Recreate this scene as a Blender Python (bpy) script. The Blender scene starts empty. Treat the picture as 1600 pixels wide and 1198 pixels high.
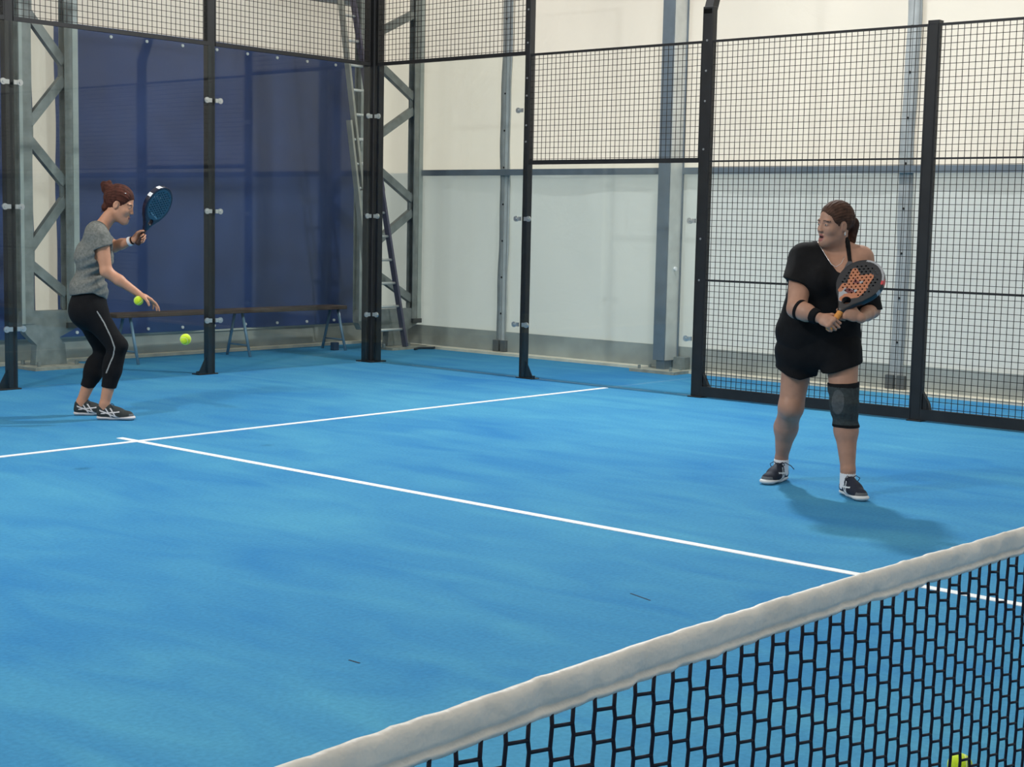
import bpy, math, random
import numpy as np
from mathutils import Vector, Matrix
random.seed(7)
S = bpy.context.scene
C = S.collection

# ------------------------------------------------------------------ camera, world, light
CAM = np.array([-5.7227427, -1.1638542, 1.4563064]); YAW, PIT, ROL, FPX = 0.8592971, -0.1065308, 0.0206494, 2354.28
_cy, _sy, _cp, _sp = math.cos(YAW), math.sin(YAW), math.cos(PIT), math.sin(PIT)
CF = np.array([_sy*_cp, _cy*_cp, _sp]); _ri = np.array([_cy, -_sy, 0.]); _up = np.cross(_ri, CF)
CR = math.cos(ROL)*_ri + math.sin(ROL)*_up; CU = -math.sin(ROL)*_ri + math.cos(ROL)*_up
cd = bpy.data.cameras.new('camera'); cam = bpy.data.objects.new('camera', cd); C.objects.link(cam)
cd.sensor_fit = 'HORIZONTAL'; cd.sensor_width = 36; cd.lens = 36*FPX/1600; cd.clip_start = .05; cd.clip_end = 200
M4 = Matrix.Identity(4)
for i in range(3):
    M4[i][0], M4[i][1], M4[i][2], M4[i][3] = CR[i], CU[i], -CF[i], CAM[i]
cam.matrix_world = M4
S.camera = cam

S.view_settings.view_transform = 'Standard'; S.view_settings.look = 'None'
S.view_settings.gamma = 1; S.view_settings.use_curve_mapping = False
S.view_settings.exposure = 0.12
w = bpy.data.worlds.new('daylight'); S.world = w; w.use_nodes = True
bg = w.node_tree.nodes['Background']; bg.inputs[0].default_value = (1.0, .975, .93, 1); bg.inputs[1].default_value = 0.62
S.cycles.transparent_max_bounces = 24; S.cycles.max_bounces = 8; S.cycles.diffuse_bounces = 3; S.cycles.glossy_bounces = 4

sl = bpy.data.lights.new('low_sun', 'SUN'); sl.energy = 4.5; sl.angle = .12; sl.color = (1, .97, .92)
so_ = bpy.data.objects.new('low_sun', sl); C.objects.link(so_); so_.rotation_euler = Vector((-.86, -.50, -.20)).to_track_quat('-Z', 'Y').to_euler()
def area(name, loc, target, sx, sy, power, col):
    l = bpy.data.lights.new(name, 'AREA'); l.shape = 'RECTANGLE'; l.size = sx; l.size_y = sy; l.energy = power; l.color = col
    o = bpy.data.objects.new(name, l); C.objects.link(o); o.location = loc
    o.rotation_euler = (Vector(target)-Vector(loc)).to_track_quat('-Z', 'Y').to_euler(); return o
# the two court floodlights on the bent masts (their housings are built with the masts)
area('floodlight_right', (4.86, 6.02, 5.86), (.6, 4.6, 0), .42, .30, 560, (.96, .99, 1))
area('floodlight_left', (-4.86, 6.02, 5.86), (-.2, 6.0, 0), .42, .30, 380, (.96, .99, 1))

# ------------------------------------------------------------------ helpers
def ray(px, py):
    return CF + (px-800)/FPX*CR - (py-599)/FPX*CU
def on_y(px, py, y):
    v = ray(px, py); return CAM + v*(y-CAM[1])/v[1]
def on_x(px, py, x):
    v = ray(px, py); return CAM + v*(x-CAM[0])/v[0]
def on_z(px, py, z=0.):
    v = ray(px, py); return CAM + v*(z-CAM[2])/v[2]

MATS = {}
def mat(name, col, rough=.6, metal=0., spec=.5, noise=0., nscale=8., bump=0., bscale=60., sheen=0., trans=0.):
    if name in MATS: return MATS[name]
    m = bpy.data.materials.new(name); m.use_nodes = True; nt = m.node_tree; b = nt.nodes['Principled BSDF']
    c = (*col, 1); b.inputs['Base Color'].default_value = c; b.inputs['Roughness'].default_value = rough
    b.inputs['Metallic'].default_value = metal; b.inputs['Specular IOR Level'].default_value = spec
    if sheen: b.inputs['Sheen Weight'].default_value = sheen
    tc = nt.nodes.new('ShaderNodeTexCoord')
    if noise:
        n = nt.nodes.new('ShaderNodeTexNoise'); n.inputs['Scale'].default_value = nscale; n.inputs['Detail'].default_value = 5
        nt.links.new(tc.outputs['Object'], n.inputs['Vector'])
        r = nt.nodes.new('ShaderNodeValToRGB'); r.color_ramp.elements[0].position = .3; r.color_ramp.elements[1].position = .7
        r.color_ramp.elements[0].color = (*[x*(1-noise) for x in col], 1); r.color_ramp.elements[1].color = (*[min(1, x*(1+noise)) for x in col], 1)
        nt.links.new(n.outputs['Fac'], r.inputs[0]); nt.links.new(r.outputs[0], b.inputs['Base Color'])
    if bump:
        n2 = nt.nodes.new('ShaderNodeTexNoise'); n2.inputs['Scale'].default_value = bscale; n2.inputs['Detail'].default_value = 4
        nt.links.new(tc.outputs['Object'], n2.inputs['Vector'])
        bp = nt.nodes.new('ShaderNodeBump'); bp.inputs['Strength'].default_value = bump; bp.inputs['Distance'].default_value = .01
        nt.links.new(n2.outputs['Fac'], bp.inputs['Height']); nt.links.new(bp.outputs[0], b.inputs['Normal'])
    MATS[name] = m
    return m

def fabric_wall(name, col, tcol, fac):
    """PVC tent membrane: diffuse + daylight coming through, with soft creases."""
    m = bpy.data.materials.new(name); m.use_nodes = True; nt = m.node_tree; nt.nodes.clear()
    N = nt.nodes.new; L = nt.links.new
    out = N('ShaderNodeOutputMaterial'); tc = N('ShaderNodeTexCoord')
    mp = N('ShaderNodeMapping'); mp.inputs['Scale'].default_value = (.5, .5, .18); L(tc.outputs['Object'], mp.inputs[0])
    n = N('ShaderNodeTexNoise'); n.inputs['Scale'].default_value = 1.6; n.inputs['Detail'].default_value = 3; L(mp.outputs[0], n.inputs['Vector'])
    r = N('ShaderNodeValToRGB'); r.color_ramp.elements[0].position = .3; r.color_ramp.elements[1].position = .72
    r.color_ramp.elements[0].color = (*[x*.93 for x in tcol], 1); r.color_ramp.elements[1].color = (*tcol, 1); L(n.outputs['Fac'], r.inputs[0])
    n2 = N('ShaderNodeTexNoise'); n2.inputs['Scale'].default_value = 1.3; n2.inputs['Detail'].default_value = 4; n2.inputs['Distortion'].default_value = 1.2
    L(tc.outputs['Object'], n2.inputs['Vector'])
    bp = N('ShaderNodeBump'); bp.inputs['Strength'].default_value = .25; bp.inputs['Distance'].default_value = .08; L(n2.outputs['Fac'], bp.inputs['Height'])
    d = N('ShaderNodeBsdfDiffuse'); d.inputs[0].default_value = (*col, 1); L(bp.outputs[0], d.inputs['Normal'])
    t = N('ShaderNodeBsdfTranslucent'); L(r.outputs[0], t.inputs[0]); L(bp.outputs[0], t.inputs['Normal'])
    mx = N('ShaderNodeMixShader'); mx.inputs[0].default_value = fac; L(d.outputs[0], mx.inputs[1]); L(t.outputs[0], mx.inputs[2]); L(mx.outputs[0], out.inputs[0])
    MATS[name] = m; return m

def glass_mat():
    m = bpy.data.materials.new('safety_glass'); m.use_nodes = True; nt = m.node_tree; nt.nodes.clear()
    N = nt.nodes.new; L = nt.links.new
    out = N('ShaderNodeOutputMaterial'); lw = N('ShaderNodeLayerWeight'); lw.inputs[0].default_value = .5
    p = N('ShaderNodeMath'); p.operation = 'POWER'; p.inputs[1].default_value = 5; L(lw.outputs['Facing'], p.inputs[0])
    a = N('ShaderNodeMath'); a.operation = 'MULTIPLY_ADD'; a.inputs[1].default_value = .96; a.inputs[2].default_value = .02; L(p.outputs[0], a.inputs[0])
    t = N('ShaderNodeBsdfTransparent'); t.inputs[0].default_value = (.945, .965, .955, 1)
    g = N('ShaderNodeBsdfGlossy'); g.inputs['Roughness'].default_value = .0; g.inputs[0].default_value = (1, 1, 1, 1)
    mx = N('ShaderNodeMixShader'); L(a.outputs[0], mx.inputs[0]); L(t.outputs[0], mx.inputs[1]); L(g.outputs[0], mx.inputs[2]); L(mx.outputs[0], out.inputs[0])
    MATS['glass'] = m; return m

def turf_mat():
    m = bpy.data.materials.new('blue_turf'); m.use_nodes = True; nt = m.node_tree; b = nt.nodes['Principled BSDF']
    N = nt.nodes.new; L = nt.links.new
    b.inputs['Roughness'].default_value = .95; b.inputs['Specular IOR Level'].default_value = .12
    tc = N('ShaderNodeTexCoord')
    def noise(sc, det, dist=0., stretch=None):
        n = N('ShaderNodeTexNoise'); n.inputs['Scale'].default_value = sc; n.inputs['Detail'].default_value = det; n.inputs['Distortion'].default_value = dist
        if stretch:
            mp = N('ShaderNodeMapping'); mp.inputs['Scale'].default_value = stretch; mp.inputs['Rotation'].default_value = (0, 0, .35); L(tc.outputs['Object'], mp.inputs[0]); L(mp.outputs[0], n.inputs['Vector'])
        else: L(tc.outputs['Object'], n.inputs['Vector'])
        return n
    big = noise(.45, 4, .6); mid = noise(3.2, 6, .8, (1.0, .35, 1)); fine = noise(55, 3)
    r = N('ShaderNodeValToRGB'); r.color_ramp.elements[0].position = .34; r.color_ramp.elements[1].position = .68
    r.color_ramp.elements[0].color = TURF_A; r.color_ramp.elements[1].color = TURF_B
    ad = N('ShaderNodeMath'); ad.operation = 'MULTIPLY_ADD'; ad.inputs[1].default_value = .45; L(mid.outputs['Fac'], ad.inputs[0])
    m2 = N('ShaderNodeMath'); m2.operation = 'MULTIPLY'; m2.inputs[1].default_value = .55; L(big.outputs['Fac'], m2.inputs[0]); L(m2.outputs[0], ad.inputs[2])
    L(ad.outputs[0], r.inputs[0])
    mix = N('ShaderNodeMix'); mix.data_type = 'RGBA'; mix.blend_type = 'MULTIPLY'; mix.inputs[0].default_value = 1
    r2 = N('ShaderNodeValToRGB'); r2.color_ramp.elements[0].position = .3; r2.color_ramp.elements[1].position = .7
    r2.color_ramp.elements[0].color = (.84, .84, .84, 1); r2.color_ramp.elements[1].color = (1, 1, 1, 1); L(fine.outputs['Fac'], r2.inputs[0])
    L(r.outputs[0], mix.inputs[6]); L(r2.outputs[0], mix.inputs[7]); L(mix.outputs[2], b.inputs['Base Color'])
    bp = N('ShaderNodeBump'); bp.inputs['Strength'].default_value = .35; bp.inputs['Distance'].default_value = .006; L(fine.outputs['Fac'], bp.inputs['Height']); L(bp.outputs[0], b.inputs['Normal'])
    MATS['turf'] = m; return m
TURF_A = (.030, .195, .44, 1); TURF_B = (.080, .325, .50, 1)

def link(name, me, m=None, parent=None):
    o = bpy.data.objects.new(name, me); C.objects.link(o)
    if m is not None:
        for x in (m if isinstance(m, (list, tuple)) else [m]): me.materials.append(x)
    if parent is not None: o.parent = parent
    return o
def tag(o, label=None, cat=None, group=None, kind=None):
    if label: o['label'] = label
    if cat: o['category'] = cat
    if group: o['group'] = group
    if kind: o['kind'] = kind
    return o
def empty(name, loc=(0, 0, 0), rz=0., label=None, cat=None, group=None):
    o = bpy.data.objects.new(name, None); C.objects.link(o); o.location = loc; o.rotation_euler = (0, 0, rz); o.empty_display_size = .1
    return tag(o, label, cat, group)
def copy_tree(o, parent=None):
    c = o.copy(); C.objects.link(c)
    if parent is not None: c.parent = parent
    for ch in [x for x in C.objects if x.parent == o]: copy_tree(ch, c)
    return c

class MB:
    def __init__(s): s.v = []; s.f = []; s.mi = []
    def add(s, vs, fs, mi=0):
        n = len(s.v); s.v += [tuple(map(float, v)) for v in vs]; s.f += [tuple(n+i for i in f) for f in fs]; s.mi += [mi]*len(fs); return s
    def box(s, a, b, mi=0):
        x0, y0, z0 = a; x1, y1, z1 = b
        x0, x1 = sorted((x0, x1)); y0, y1 = sorted((y0, y1)); z0, z1 = sorted((z0, z1))
        return s.add([(x0, y0, z0), (x1, y0, z0), (x1, y1, z0), (x0, y1, z0), (x0, y0, z1), (x1, y0, z1), (x1, y1, z1), (x0, y1, z1)],
                     [(0, 3, 2, 1), (4, 5, 6, 7), (0, 1, 5, 4), (1, 2, 6, 5), (2, 3, 7, 6), (3, 0, 4, 7)], mi)
    def bar(s, a, b, w, h, up=(0, 0, 1), mi=0):
        a = np.array(a, float); b = np.array(b, float); t = b-a; t /= np.linalg.norm(t); up = np.array(up, float)
        x = np.cross(t, up)
        if np.linalg.norm(x) < 1e-4: x = np.cross(t, (1, 0, 0))
        x /= np.linalg.norm(x); y = np.cross(x, t)
        vs = [p+x*sx*w/2+y*sy*h/2 for p in (a, b) for sx, sy in ((-1, -1), (1, -1), (1, 1), (-1, 1))]
        return s.add(vs, [(3, 2, 1, 0), (4, 5, 6, 7), (0, 1, 5, 4), (1, 2, 6, 5), (2, 3, 7, 6), (3, 0, 4, 7)], mi)
    def tube(s, pts, r, n=8, mi=0, closed=False):
        pts = [np.array(p, float) for p in pts]; k = len(pts); rs = r if isinstance(r, (list, tuple)) else [r]*k
        vs = []; ref = None
        for i, p in enumerate(pts):
            t = (pts[(i+1) % k] if (closed or i < k-1) else p)-(pts[i-1] if (closed or i > 0) else p); t /= np.linalg.norm(t)+1e-12
            if ref is None: ref = np.array((0, 0, 1.)) if abs(t[2]) < .9 else np.array((1., 0, 0))
            x = np.cross(t, ref); x /= np.linalg.norm(x)+1e-12; y = np.cross(x, t); ref = y
            vs += [p+rs[i]*(math.cos(2*math.pi*j/n)*x+math.sin(2*math.pi*j/n)*y) for j in range(n)]
        fs = [(i*n+j, i*n+(j+1) % n, ((i+1) % k)*n+(j+1) % n, ((i+1) % k)*n+j) for i in range(k if closed else k-1) for j in range(n)]
        if not closed: fs += [tuple(range(n))[::-1], tuple((k-1)*n+j for j in range(n))]
        return s.add(vs, fs, mi)
    def prism(s, poly, f, t0, t1, mi=0):
        """poly: list of 2-D points; f(u,v,t) -> 3-D"""
        n = len(poly); vs = [f(u, v, t0) for u, v in poly]+[f(u, v, t1) for u, v in poly]
        return s.add(vs, [tuple(range(n))[::-1], tuple(range(n, 2*n))]+[(i, (i+1) % n, n+(i+1) % n, n+i) for i in range(n)], mi)
    def cyl(s, a, b, r, n=16, mi=0): return s.tube([a, b], r, n, mi)
    def build(s, name, m=None, parent=None, smooth=False, fix=True):
        me = bpy.data.meshes.new(name); me.from_pydata(s.v, [], s.f); me.update()
        if any(s.mi): me.polygons.foreach_set('material_index', s.mi)
        if fix:
            import bmesh
            bm = bmesh.new(); bm.from_mesh(me); bmesh.ops.recalc_face_normals(bm, faces=bm.faces); bm.to_mesh(me); bm.free()
        if smooth:
            me.polygons.foreach_set('use_smooth', [True]*len(me.polygons))
        return link(name, me, m, parent)
def bevel(o, wd=.004, seg=2):
    md = o.modifiers.new('bevel', 'BEVEL'); md.width = wd; md.segments = seg; md.limit_method = 'ANGLE'; return o

# ------------------------------------------------------------------ materials
fabric_wall('membrane_upper', (.70, .68, .62), (.93, .905, .845), .55)
fabric_wall('membrane_lower', (.70, .71, .68), (.80, .83, .81), .45)
glass_mat(); turf_mat()
BLACKST = mat('black_steel', (.016, .016, .017), .45, .1, .4, .25, 6, .1, 300)
WIRE = mat('black_wire', (.02, .016, .014), .5, .3)
GALV = mat('galvanised_steel', (.235, .255, .24), .55, .25, .5, .22, 9, .1, 80)
GALVL = mat('galvanised_light', (.37, .41, .385), .55, .2, .5, .12, 5)
SLATE = mat('slate_aluminium', (.17, .205, .235), .5, .2, .5, .15, 5)
ALU = mat('pale_aluminium', (.62, .63, .60), .45, .25, .5, .12, 6)
CHROME = mat('zinc_clamp', (.55, .57, .56), .3, .8, .5)
TARP = mat('blue_tarp', (.03, .058, .17), .55, 0, .4, .22, 1.6, .5, 2.2)
SKIRT = mat('grey_skirting', (.36, .38, .35), .7, 0, .3, .18, 3)
CREAM = mat('cream_strip', (.72, .67, .54), .7, 0, .3, .15, 6)
LINE = mat('white_line', (.80, .84, .86), .9, 0, .2, .06, 20)
BLUEST = mat('blue_grey_leg', (.14, .24, .33), .45, .2)
WOOD = mat('dark_brown_plank', (.075, .05, .038), .6, 0, .3, .3, 5)
CONC = mat('concrete_pad', (.33, .32, .26), .85, 0, .2, .2, 12)

# ------------------------------------------------------------------ setting: floor and hall walls
XW, YB = 6.84, 11.9                                                # inner faces of the hall's right and back walls
fl = MB().box((-9, -9, -.12), (XW+.3, YB+.3, 0)).build('floor', MATS['turf']); tag(fl, kind='structure')
A = (.0, 7.18); B_ = (-.0, .0)
ln = MB().box((-.025, 0.05, .0), (.025, 7.15, .003)).build('center_line', LINE, fl)
MB().box((-4.98, 6.925, .0), (4.98, 6.975, .0035)).build('service_line', LINE, fl)

for (p0, p1) in (((985, 927), (1016, 938)), ((545, 1031), (562, 1036))):
    q0, q1 = on_z(*p0), on_z(*p1)
    MB().bar((q0[0], q0[1], .0006), (q1[0], q1[1], .0006), .007, .0012).build('scuff_mark', mat('scuff', (.01, .03, .06), .9), fl)
def wall(name, f, t0, t1, h0, h1, thick, mname, n=60):
    """slightly billowing membrane sheet, closed with thickness"""
    mb = MB(); vs = []; fs = []; m = 24
    for k, off in ((0, 0), (1, thick)):
        for i in range(n+1):
            for j in range(m+1):
                u = t0+(t1-t0)*i/n; z = h0+(h1-h0)*j/m
                b = .012*math.sin(u*2.1+z*.7)+.008*math.sin(u*5.3-z*1.9+1)
                vs.append(f(u, z, b+off))
    st = (n+1)*(m+1)
    for i in range(n):
        for j in range(m):
            a = i*(m+1)+j; b = a+m+1
            fs.append((a, b, b+1, a+1)); fs.append((st+a, st+a+1, st+b+1, st+b))
    mb.add(vs, fs); o = mb.build(name, MATS[mname], smooth=True, fix=False); tag(o, kind='structure'); return o
wr = wall('wall_right', lambda u, z, b: (XW+.02+b, u, z), -9, YB, 2.0, 6.2, .004, 'membrane_upper')
o = wall('wall_right_lower', lambda u, z, b: (XW+.02+b, u, z), -9, YB, 0.0, 2.0, .004, 'membrane_lower'); o.parent = wr; o.name = 'lower_membrane'
del o['kind']
wb = wall('wall_back', lambda u, z, b: (u, YB+.02+b, z), -9, XW+.02, 0.0, 6.2, .004, 'membrane_upper')
wall('wall_left', lambda u, z, b: (-9+b, u, z), -9, YB, 0.0, 6.2, .004, 'membrane_upper', 30)
wall('wall_front', lambda u, z, b: (u, -9+b, z), -9, XW, 0.0, 6.2, .004, 'membrane_upper', 30)
# rail, skirting, base strips
r = MB().box((XW-.07, -8.9, 1.965), (XW-.005, YB-.7, 2.03)).build('trim_1', SLATE); tag(r, kind='structure')
r = MB().box((XW-.02, -8.9, .03), (XW, YB, .25)).build('baseboard_right', SKIRT); tag(r, kind='structure')
MB().box((XW-.16, -8.9, 0), (XW-.02, YB-.02, .028)).build('base_strip', CREAM, r)
r = MB().box((-8.9, YB-.03, .03), (XW-.02, YB-.005, .23)).build('baseboard_back', SKIRT); tag(r, kind='structure')
MB().box((-8.9, YB-.13, 0), (XW-.16, YB-.03, .03)).build('base_strip', CREAM, r)
MB().box((-8.9, YB-.045, .225), (XW-.05, YB-.005, .245)).build('top_edge', mat('pale_edge', (.55, .56, .5), .7), r)
# eave beam seen through the mesh at the top of the back wall
e = MB().bar((5.0, YB-.2, 3.93), (XW-.1, YB-.2, 3.95), .1, .16).build('trim_2', SLATE); tag(e, kind='structure')
# fabric seam flaps on the right wall with their weights
for i, (y, lab) in enumerate(((9.82, 0), (5.06, 1))):
    t = empty('trim_%d' % (3+i), (XW, y, 0)); tag(t, kind='structure')
    pts = []
    mb = MB()
    zz = [0.06+k*.12 for k in range(50)]
    for k in range(len(zz)-1):
        o0, o1 = [.008*math.sin(z*3.1+i)+.004*math.sin(z*9) for z in (zz[k], zz[k+1])]
        mb.add([(-.022, -.065+o0, zz[k]), (-.022, .065+o0, zz[k]), (-.022, .065+o1, zz[k+1]), (-.022, -.065+o1, zz[k+1]),
                (-.002, -.065+o0, zz[k]), (-.002, .065+o0, zz[k]), (-.002, .065+o1, zz[k+1]), (-.002, -.065+o1, zz[k+1])],
               [(0, 1, 2, 3), (7, 6, 5, 4), (0, 3, 7, 4), (2, 1, 5, 6)])
    mb.build('seam_flap', mat('grey_flap', (.46, .48, .47), .6, 0, .4, .12, 7), t, smooth=True)
    st = MB(); st.box((-.026, -.003, .06), (-.021, .003, 5.9)); st.box((-.026, -.06, .06), (-.021, -.052, 5.9)); st.build('stitched_edge', mat('dark_seam', (.3, .31, .3), .7), t)
    rv = MB()
    for k in range(14): rv.cyl((-.03, .008, .45+k*.4), (-.02, .008, .45+k*.4), .011, 8)
    rv.build('rivets', BLACKST, t)
    for s in (-1, 1):
        bevel(MB().box((-.06, s*.055-.04, .03), (-.02, s*.055+.04, .155)).build('weight_block', mat('dark_block', (.11, .12, .12), .6), t), .004)

# blue tarps hung on the back wall, each its own thing with grommets
def tarp(x0, x1, label):
    t = empty('tarp', ((x0+x1)/2, YB-.035, 0), 0, label, 'tarp'); t['group'] = 'blue tarps on the back wall'
    w_ = x1-x0; n = max(12, int(w_*14)); m = 44; vs = []; fs = []
    def disp(u, z): return -.012*math.sin(u*1.9+z*1.1)-.009*math.sin(u*4.3-z*2.7)-.006*math.sin(u*.8+z*6)+.004*math.sin(u*11+z*5)
    for k in (0, 1):
        for i in range(n+1):
            for j in range(m+1):
                u = -w_/2+w_*i/n; z = .245+3.04*j/m
                vs.append((u, disp(u+x0, z)-.03+k*.003, z))
    st = (n+1)*(m+1)
    for i in range(n):
        for j in range(m):
            a = i*(m+1)+j; b = a+m+1; fs += [(a, b, b+1, a+1), (st+a+1, st+b+1, st+b, st+a)]
    MB().add(vs, fs).build('sheet', TARP, t, smooth=True, fix=False)
    u = -w_/2+.2
    while u < w_/2:
        for z in (.285, 3.2):
            MB().cyl((u, disp(u+x0, z)-.042, z), (u, disp(u+x0, z)-.028, z), .016, 10).build('grommet', mat('pale_grommet', (.7, .72, .7), .5), t)
        u += .43
tarp(2.52, 6.52, 'large dark blue tarp on the back wall behind the glass, between the two lattice columns')
tarp(-1.2, 2.27, 'dark blue tarp on the back wall at the far left edge, beyond the white gap')

# ------------------------------------------------------------------ court cage
def clamp(parent, x, y, z, nx, ny, sx, sy):
    """glass clamp: two round discs either side of the pane, joined by a plate to the post; (nx,ny) pane normal, (sx,sy) towards pane"""
    e = MB()
    cx, cy = x+sx*.055, y+sy*.055
    e.cyl((cx-nx*.026, cy-ny*.026, z), (cx-nx*.012, cy-ny*.012, z), .026, 18)
    e.cyl((cx-nx*.032, cy-ny*.032, z), (cx-nx*.024, cy-ny*.024, z), .011, 8)
    e.bar((x-nx*.016, y-ny*.016, z), (cx-nx*.016, cy-ny*.016, z), .012, .036)
    e.build('glass_clamp', CHROME, parent)
def post(name, x, y, wx, wy, h, label, gusset=None, clamps=(), dots=None):
    """x,y: centre of the steel tube"""
    t = empty(name, (x, y, 0), 0, label, 'post', 'black steel court posts')
    bevel(MB().box((-wx/2, -wy/2, .008), (wx/2, wy/2, h)).build('tube', BLACKST, t), .006)
    px0, py0 = (.09, .07) if gusset and gusset[0] else (.07, .09)
    gx, gy = gusset or (0, 0)
    bevel(MB().box((-wx/2-.02+min(0, gx*.1), -wy/2-.02+min(0, gy*.1), 0), (wx/2+.02+max(0, gx*.1), wy/2+.02+max(0, gy*.1), .01)).build('base_plate', BLACKST, t), .002)
    if gusset:
        g = MB()
        if gx: g.prism([(gx*wx/2, .01), (gx*(wx/2+.085), .01), (gx*(wx/2+.075), .035), (gx*wx/2, .17)], lambda u, v, s: (u, s, v), -.004, .004)
        else: g.prism([(gy*wy/2, .01), (gy*(wy/2+.085), .01), (gy*(wy/2+.075), .035), (gy*wy/2, .17)], lambda u, v, s: (s, u, v), -.004, .004)
        g.build('gusset', BLACKST, t)
        b = MB(); b.cyl((gx*(wx/2+.1), gy*(wy/2+.1), .0), (gx*(wx/2+.1), gy*(wy/2+.1), .03), .012, 6)
        b.cyl((gx*(wx/2+.07)+.03*abs(gy), gy*(wy/2+.07)+.03*abs(gx), .0), (gx*(wx/2+.07)+.03*abs(gy), gy*(wy/2+.07)+.03*abs(gx), .028), .012, 6)
        b.build('bolts', BLACKST, t)
    for (z, nx, ny, sx, sy, ox, oy) in clamps: clamp(t, ox, oy, z, nx, ny, sx, sy)
    if dots:
        for z in dots: MB().cyl((-wx/2-.004, 0, z), (-wx/2+.002, 0, z), .009, 8).build('screw_head', mat('grey_screw', (.3, .3, .3), .5, .4), t)
    return t
BX = 5.0; BY = 10.0                                                   # inner glass faces
def back_clamps(both=True):
    r = []
    for z in (.5, 1.5, 2.5):
        for s in ((-1, 1) if both else (-1,)): r.append((z, 0, 1, s, 0, s*.02, -.045))
    return r
post('steel_post', .954, BY+.055, .08, .07, 4.0, 'black steel post at the left edge, between the leftmost glass panes', (-1, 0), back_clamps())
post('steel_post', 2.985, BY+.055, .08, .07, 4.0, 'black steel post left of the corner, between the back-wall glass panes', (-1, 0), back_clamps())
post('steel_post', -1.02, BY+.055, .08, .07, 4.0, 'black steel post of the back wall outside the photo to the left', (-1, 0), back_clamps())
cp = empty('corner_post', (BX+.06, BY+.06, 0), 0, 'thick black steel corner post where the two glass walls meet', 'post')
bevel(MB().box((-.065, -.065, .008), (.055, .055, 4.0)).build('tube', BLACKST, cp), .006)
bevel(MB().box((-.012, -.09, .01), (.055, -.067, 3.98)).build('side_flange', BLACKST, cp), .003)
bevel(MB().box((-.09, -.012, .01), (-.067, .055, 3.98)).build('back_flange', BLACKST, cp), .003)
MB().box((-.12, -.12, 0), (.1, .1, .012)).build('base_plate', BLACKST, cp)
for z in (.49, 1.49, 2.49):
    clamp(cp, -.08, -.045, z, 0, 1, -1, 0); clamp(cp, -.045, -.08, z, 1, 0, 0, -1)
sc_ = []
for z in (.505, 1.49, 2.486): sc_.append((z, 1, 0, 0, 1, -.045, .02))
for z in (.505, 1.49): sc_.append((z, 1, 0, 0, -1, -.045, -.02))
post('steel_post', BX+.05, 7.985, .07, .06, 4.0, 'black steel post right of the corner, where the tall glass steps down', (0, -1), sc_, [2.2, 2.35, 2.62, 2.78, 3.1, 3.4])
p6 = post('light_mast', BX+.05, 6.02, .07, .10, 3.28, 'black steel mast with bent top between the low glass and the open mesh', None,
          [(z, 1, 0, 0, 1, -.045, .04) for z in (.5, 1.5)], [1.0, 1.35, 2.1, 2.5, 2.75, 3.0])
p6['category'] = 'mast'; del p6['group']
MB().prism([(-.035, 3.22), (.035, 3.22), (.15, 3.53), (.16, 3.6), (.16, 5.9), (.09, 5.9), (.09, 3.62), (.08, 3.56), (-.035, 3.26)], lambda u, v, s: (u, s, v), -.04, .04).build('bent_arm', BLACKST, p6)
fh = bevel(MB().bar((.14, 0, 5.96), (-.40, 0, 5.90), .46, .07).build('floodlight_housing', BLACKST, p6), .008)
lm = copy_tree(p6); lm.location = (-BX-.05, 6.02, 0); lm.rotation_euler = (0, 0, math.pi); lm['label'] = 'black steel floodlight mast beside the camera, outside the photo to the left'
MB().prism([(-.05, .09), (-.05, .22), (-.12, .09)], lambda u, v, s: (s, u, v), -.02, .02).build('inner_gusset', BLACKST, p6)
def spost(y, lab):
    t = post('steel_post', BX+.05, y, .07, .08, 3.02, lab, None, (), None)
    MB().prism([(-.04, .09), (-.04, .24), (-.1, .14), (-.115, .09)], lambda u, v, s: (s, u, v), -.02, .02).build('inner_gusset', BLACKST, t)
    MB().box((-.036, -.045, 3.0), (.036, .045, 3.025)).build('top_cap', BLACKST, t)
spost(4.0, 'black steel post in the mesh fence, right of the woman in black')
spost(1.98, 'black steel mesh-fence post outside the photo to the right')

# glass panes
def pane(x0, y0, x1, y1, h, label):
    t = MB(); th = .012
    if y0 == y1: t.box((x0, y0, .013), (x1, y0+th, h))
    else: t.box((x0, y0, .013), (x0+th, y1, h))
    # origin at base centre
    cx, cy = (x0+x1)/2, (y0+y1)/2
    t.v = [(a-cx, b-cy, c) for a, b, c in t.v]
    o = t.build('glass_pane', MATS['glass']); o.location = (cx, cy, 0)
    tag(o, label, 'glass pane', 'safety glass panes of the court walls'); return o
pane(-1.01, BY, .944, BY, 2.985, 'tall clear glass pane behind the woman in grey, leftmost in view')
pane(.964, BY, 2.975, BY, 2.985, 'tall clear glass pane between the two left posts')
pane(2.995, BY, 4.965, BY, 2.985, 'tall clear glass pane just left of the corner post')
pane(BX, 7.995, BX, 9.965, 2.985, 'tall clear glass pane just right of the corner post')
pane(BX, 6.055, BX, 7.975, 1.985, 'low clear glass pane under the mesh, left of the bent mast')

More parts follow.
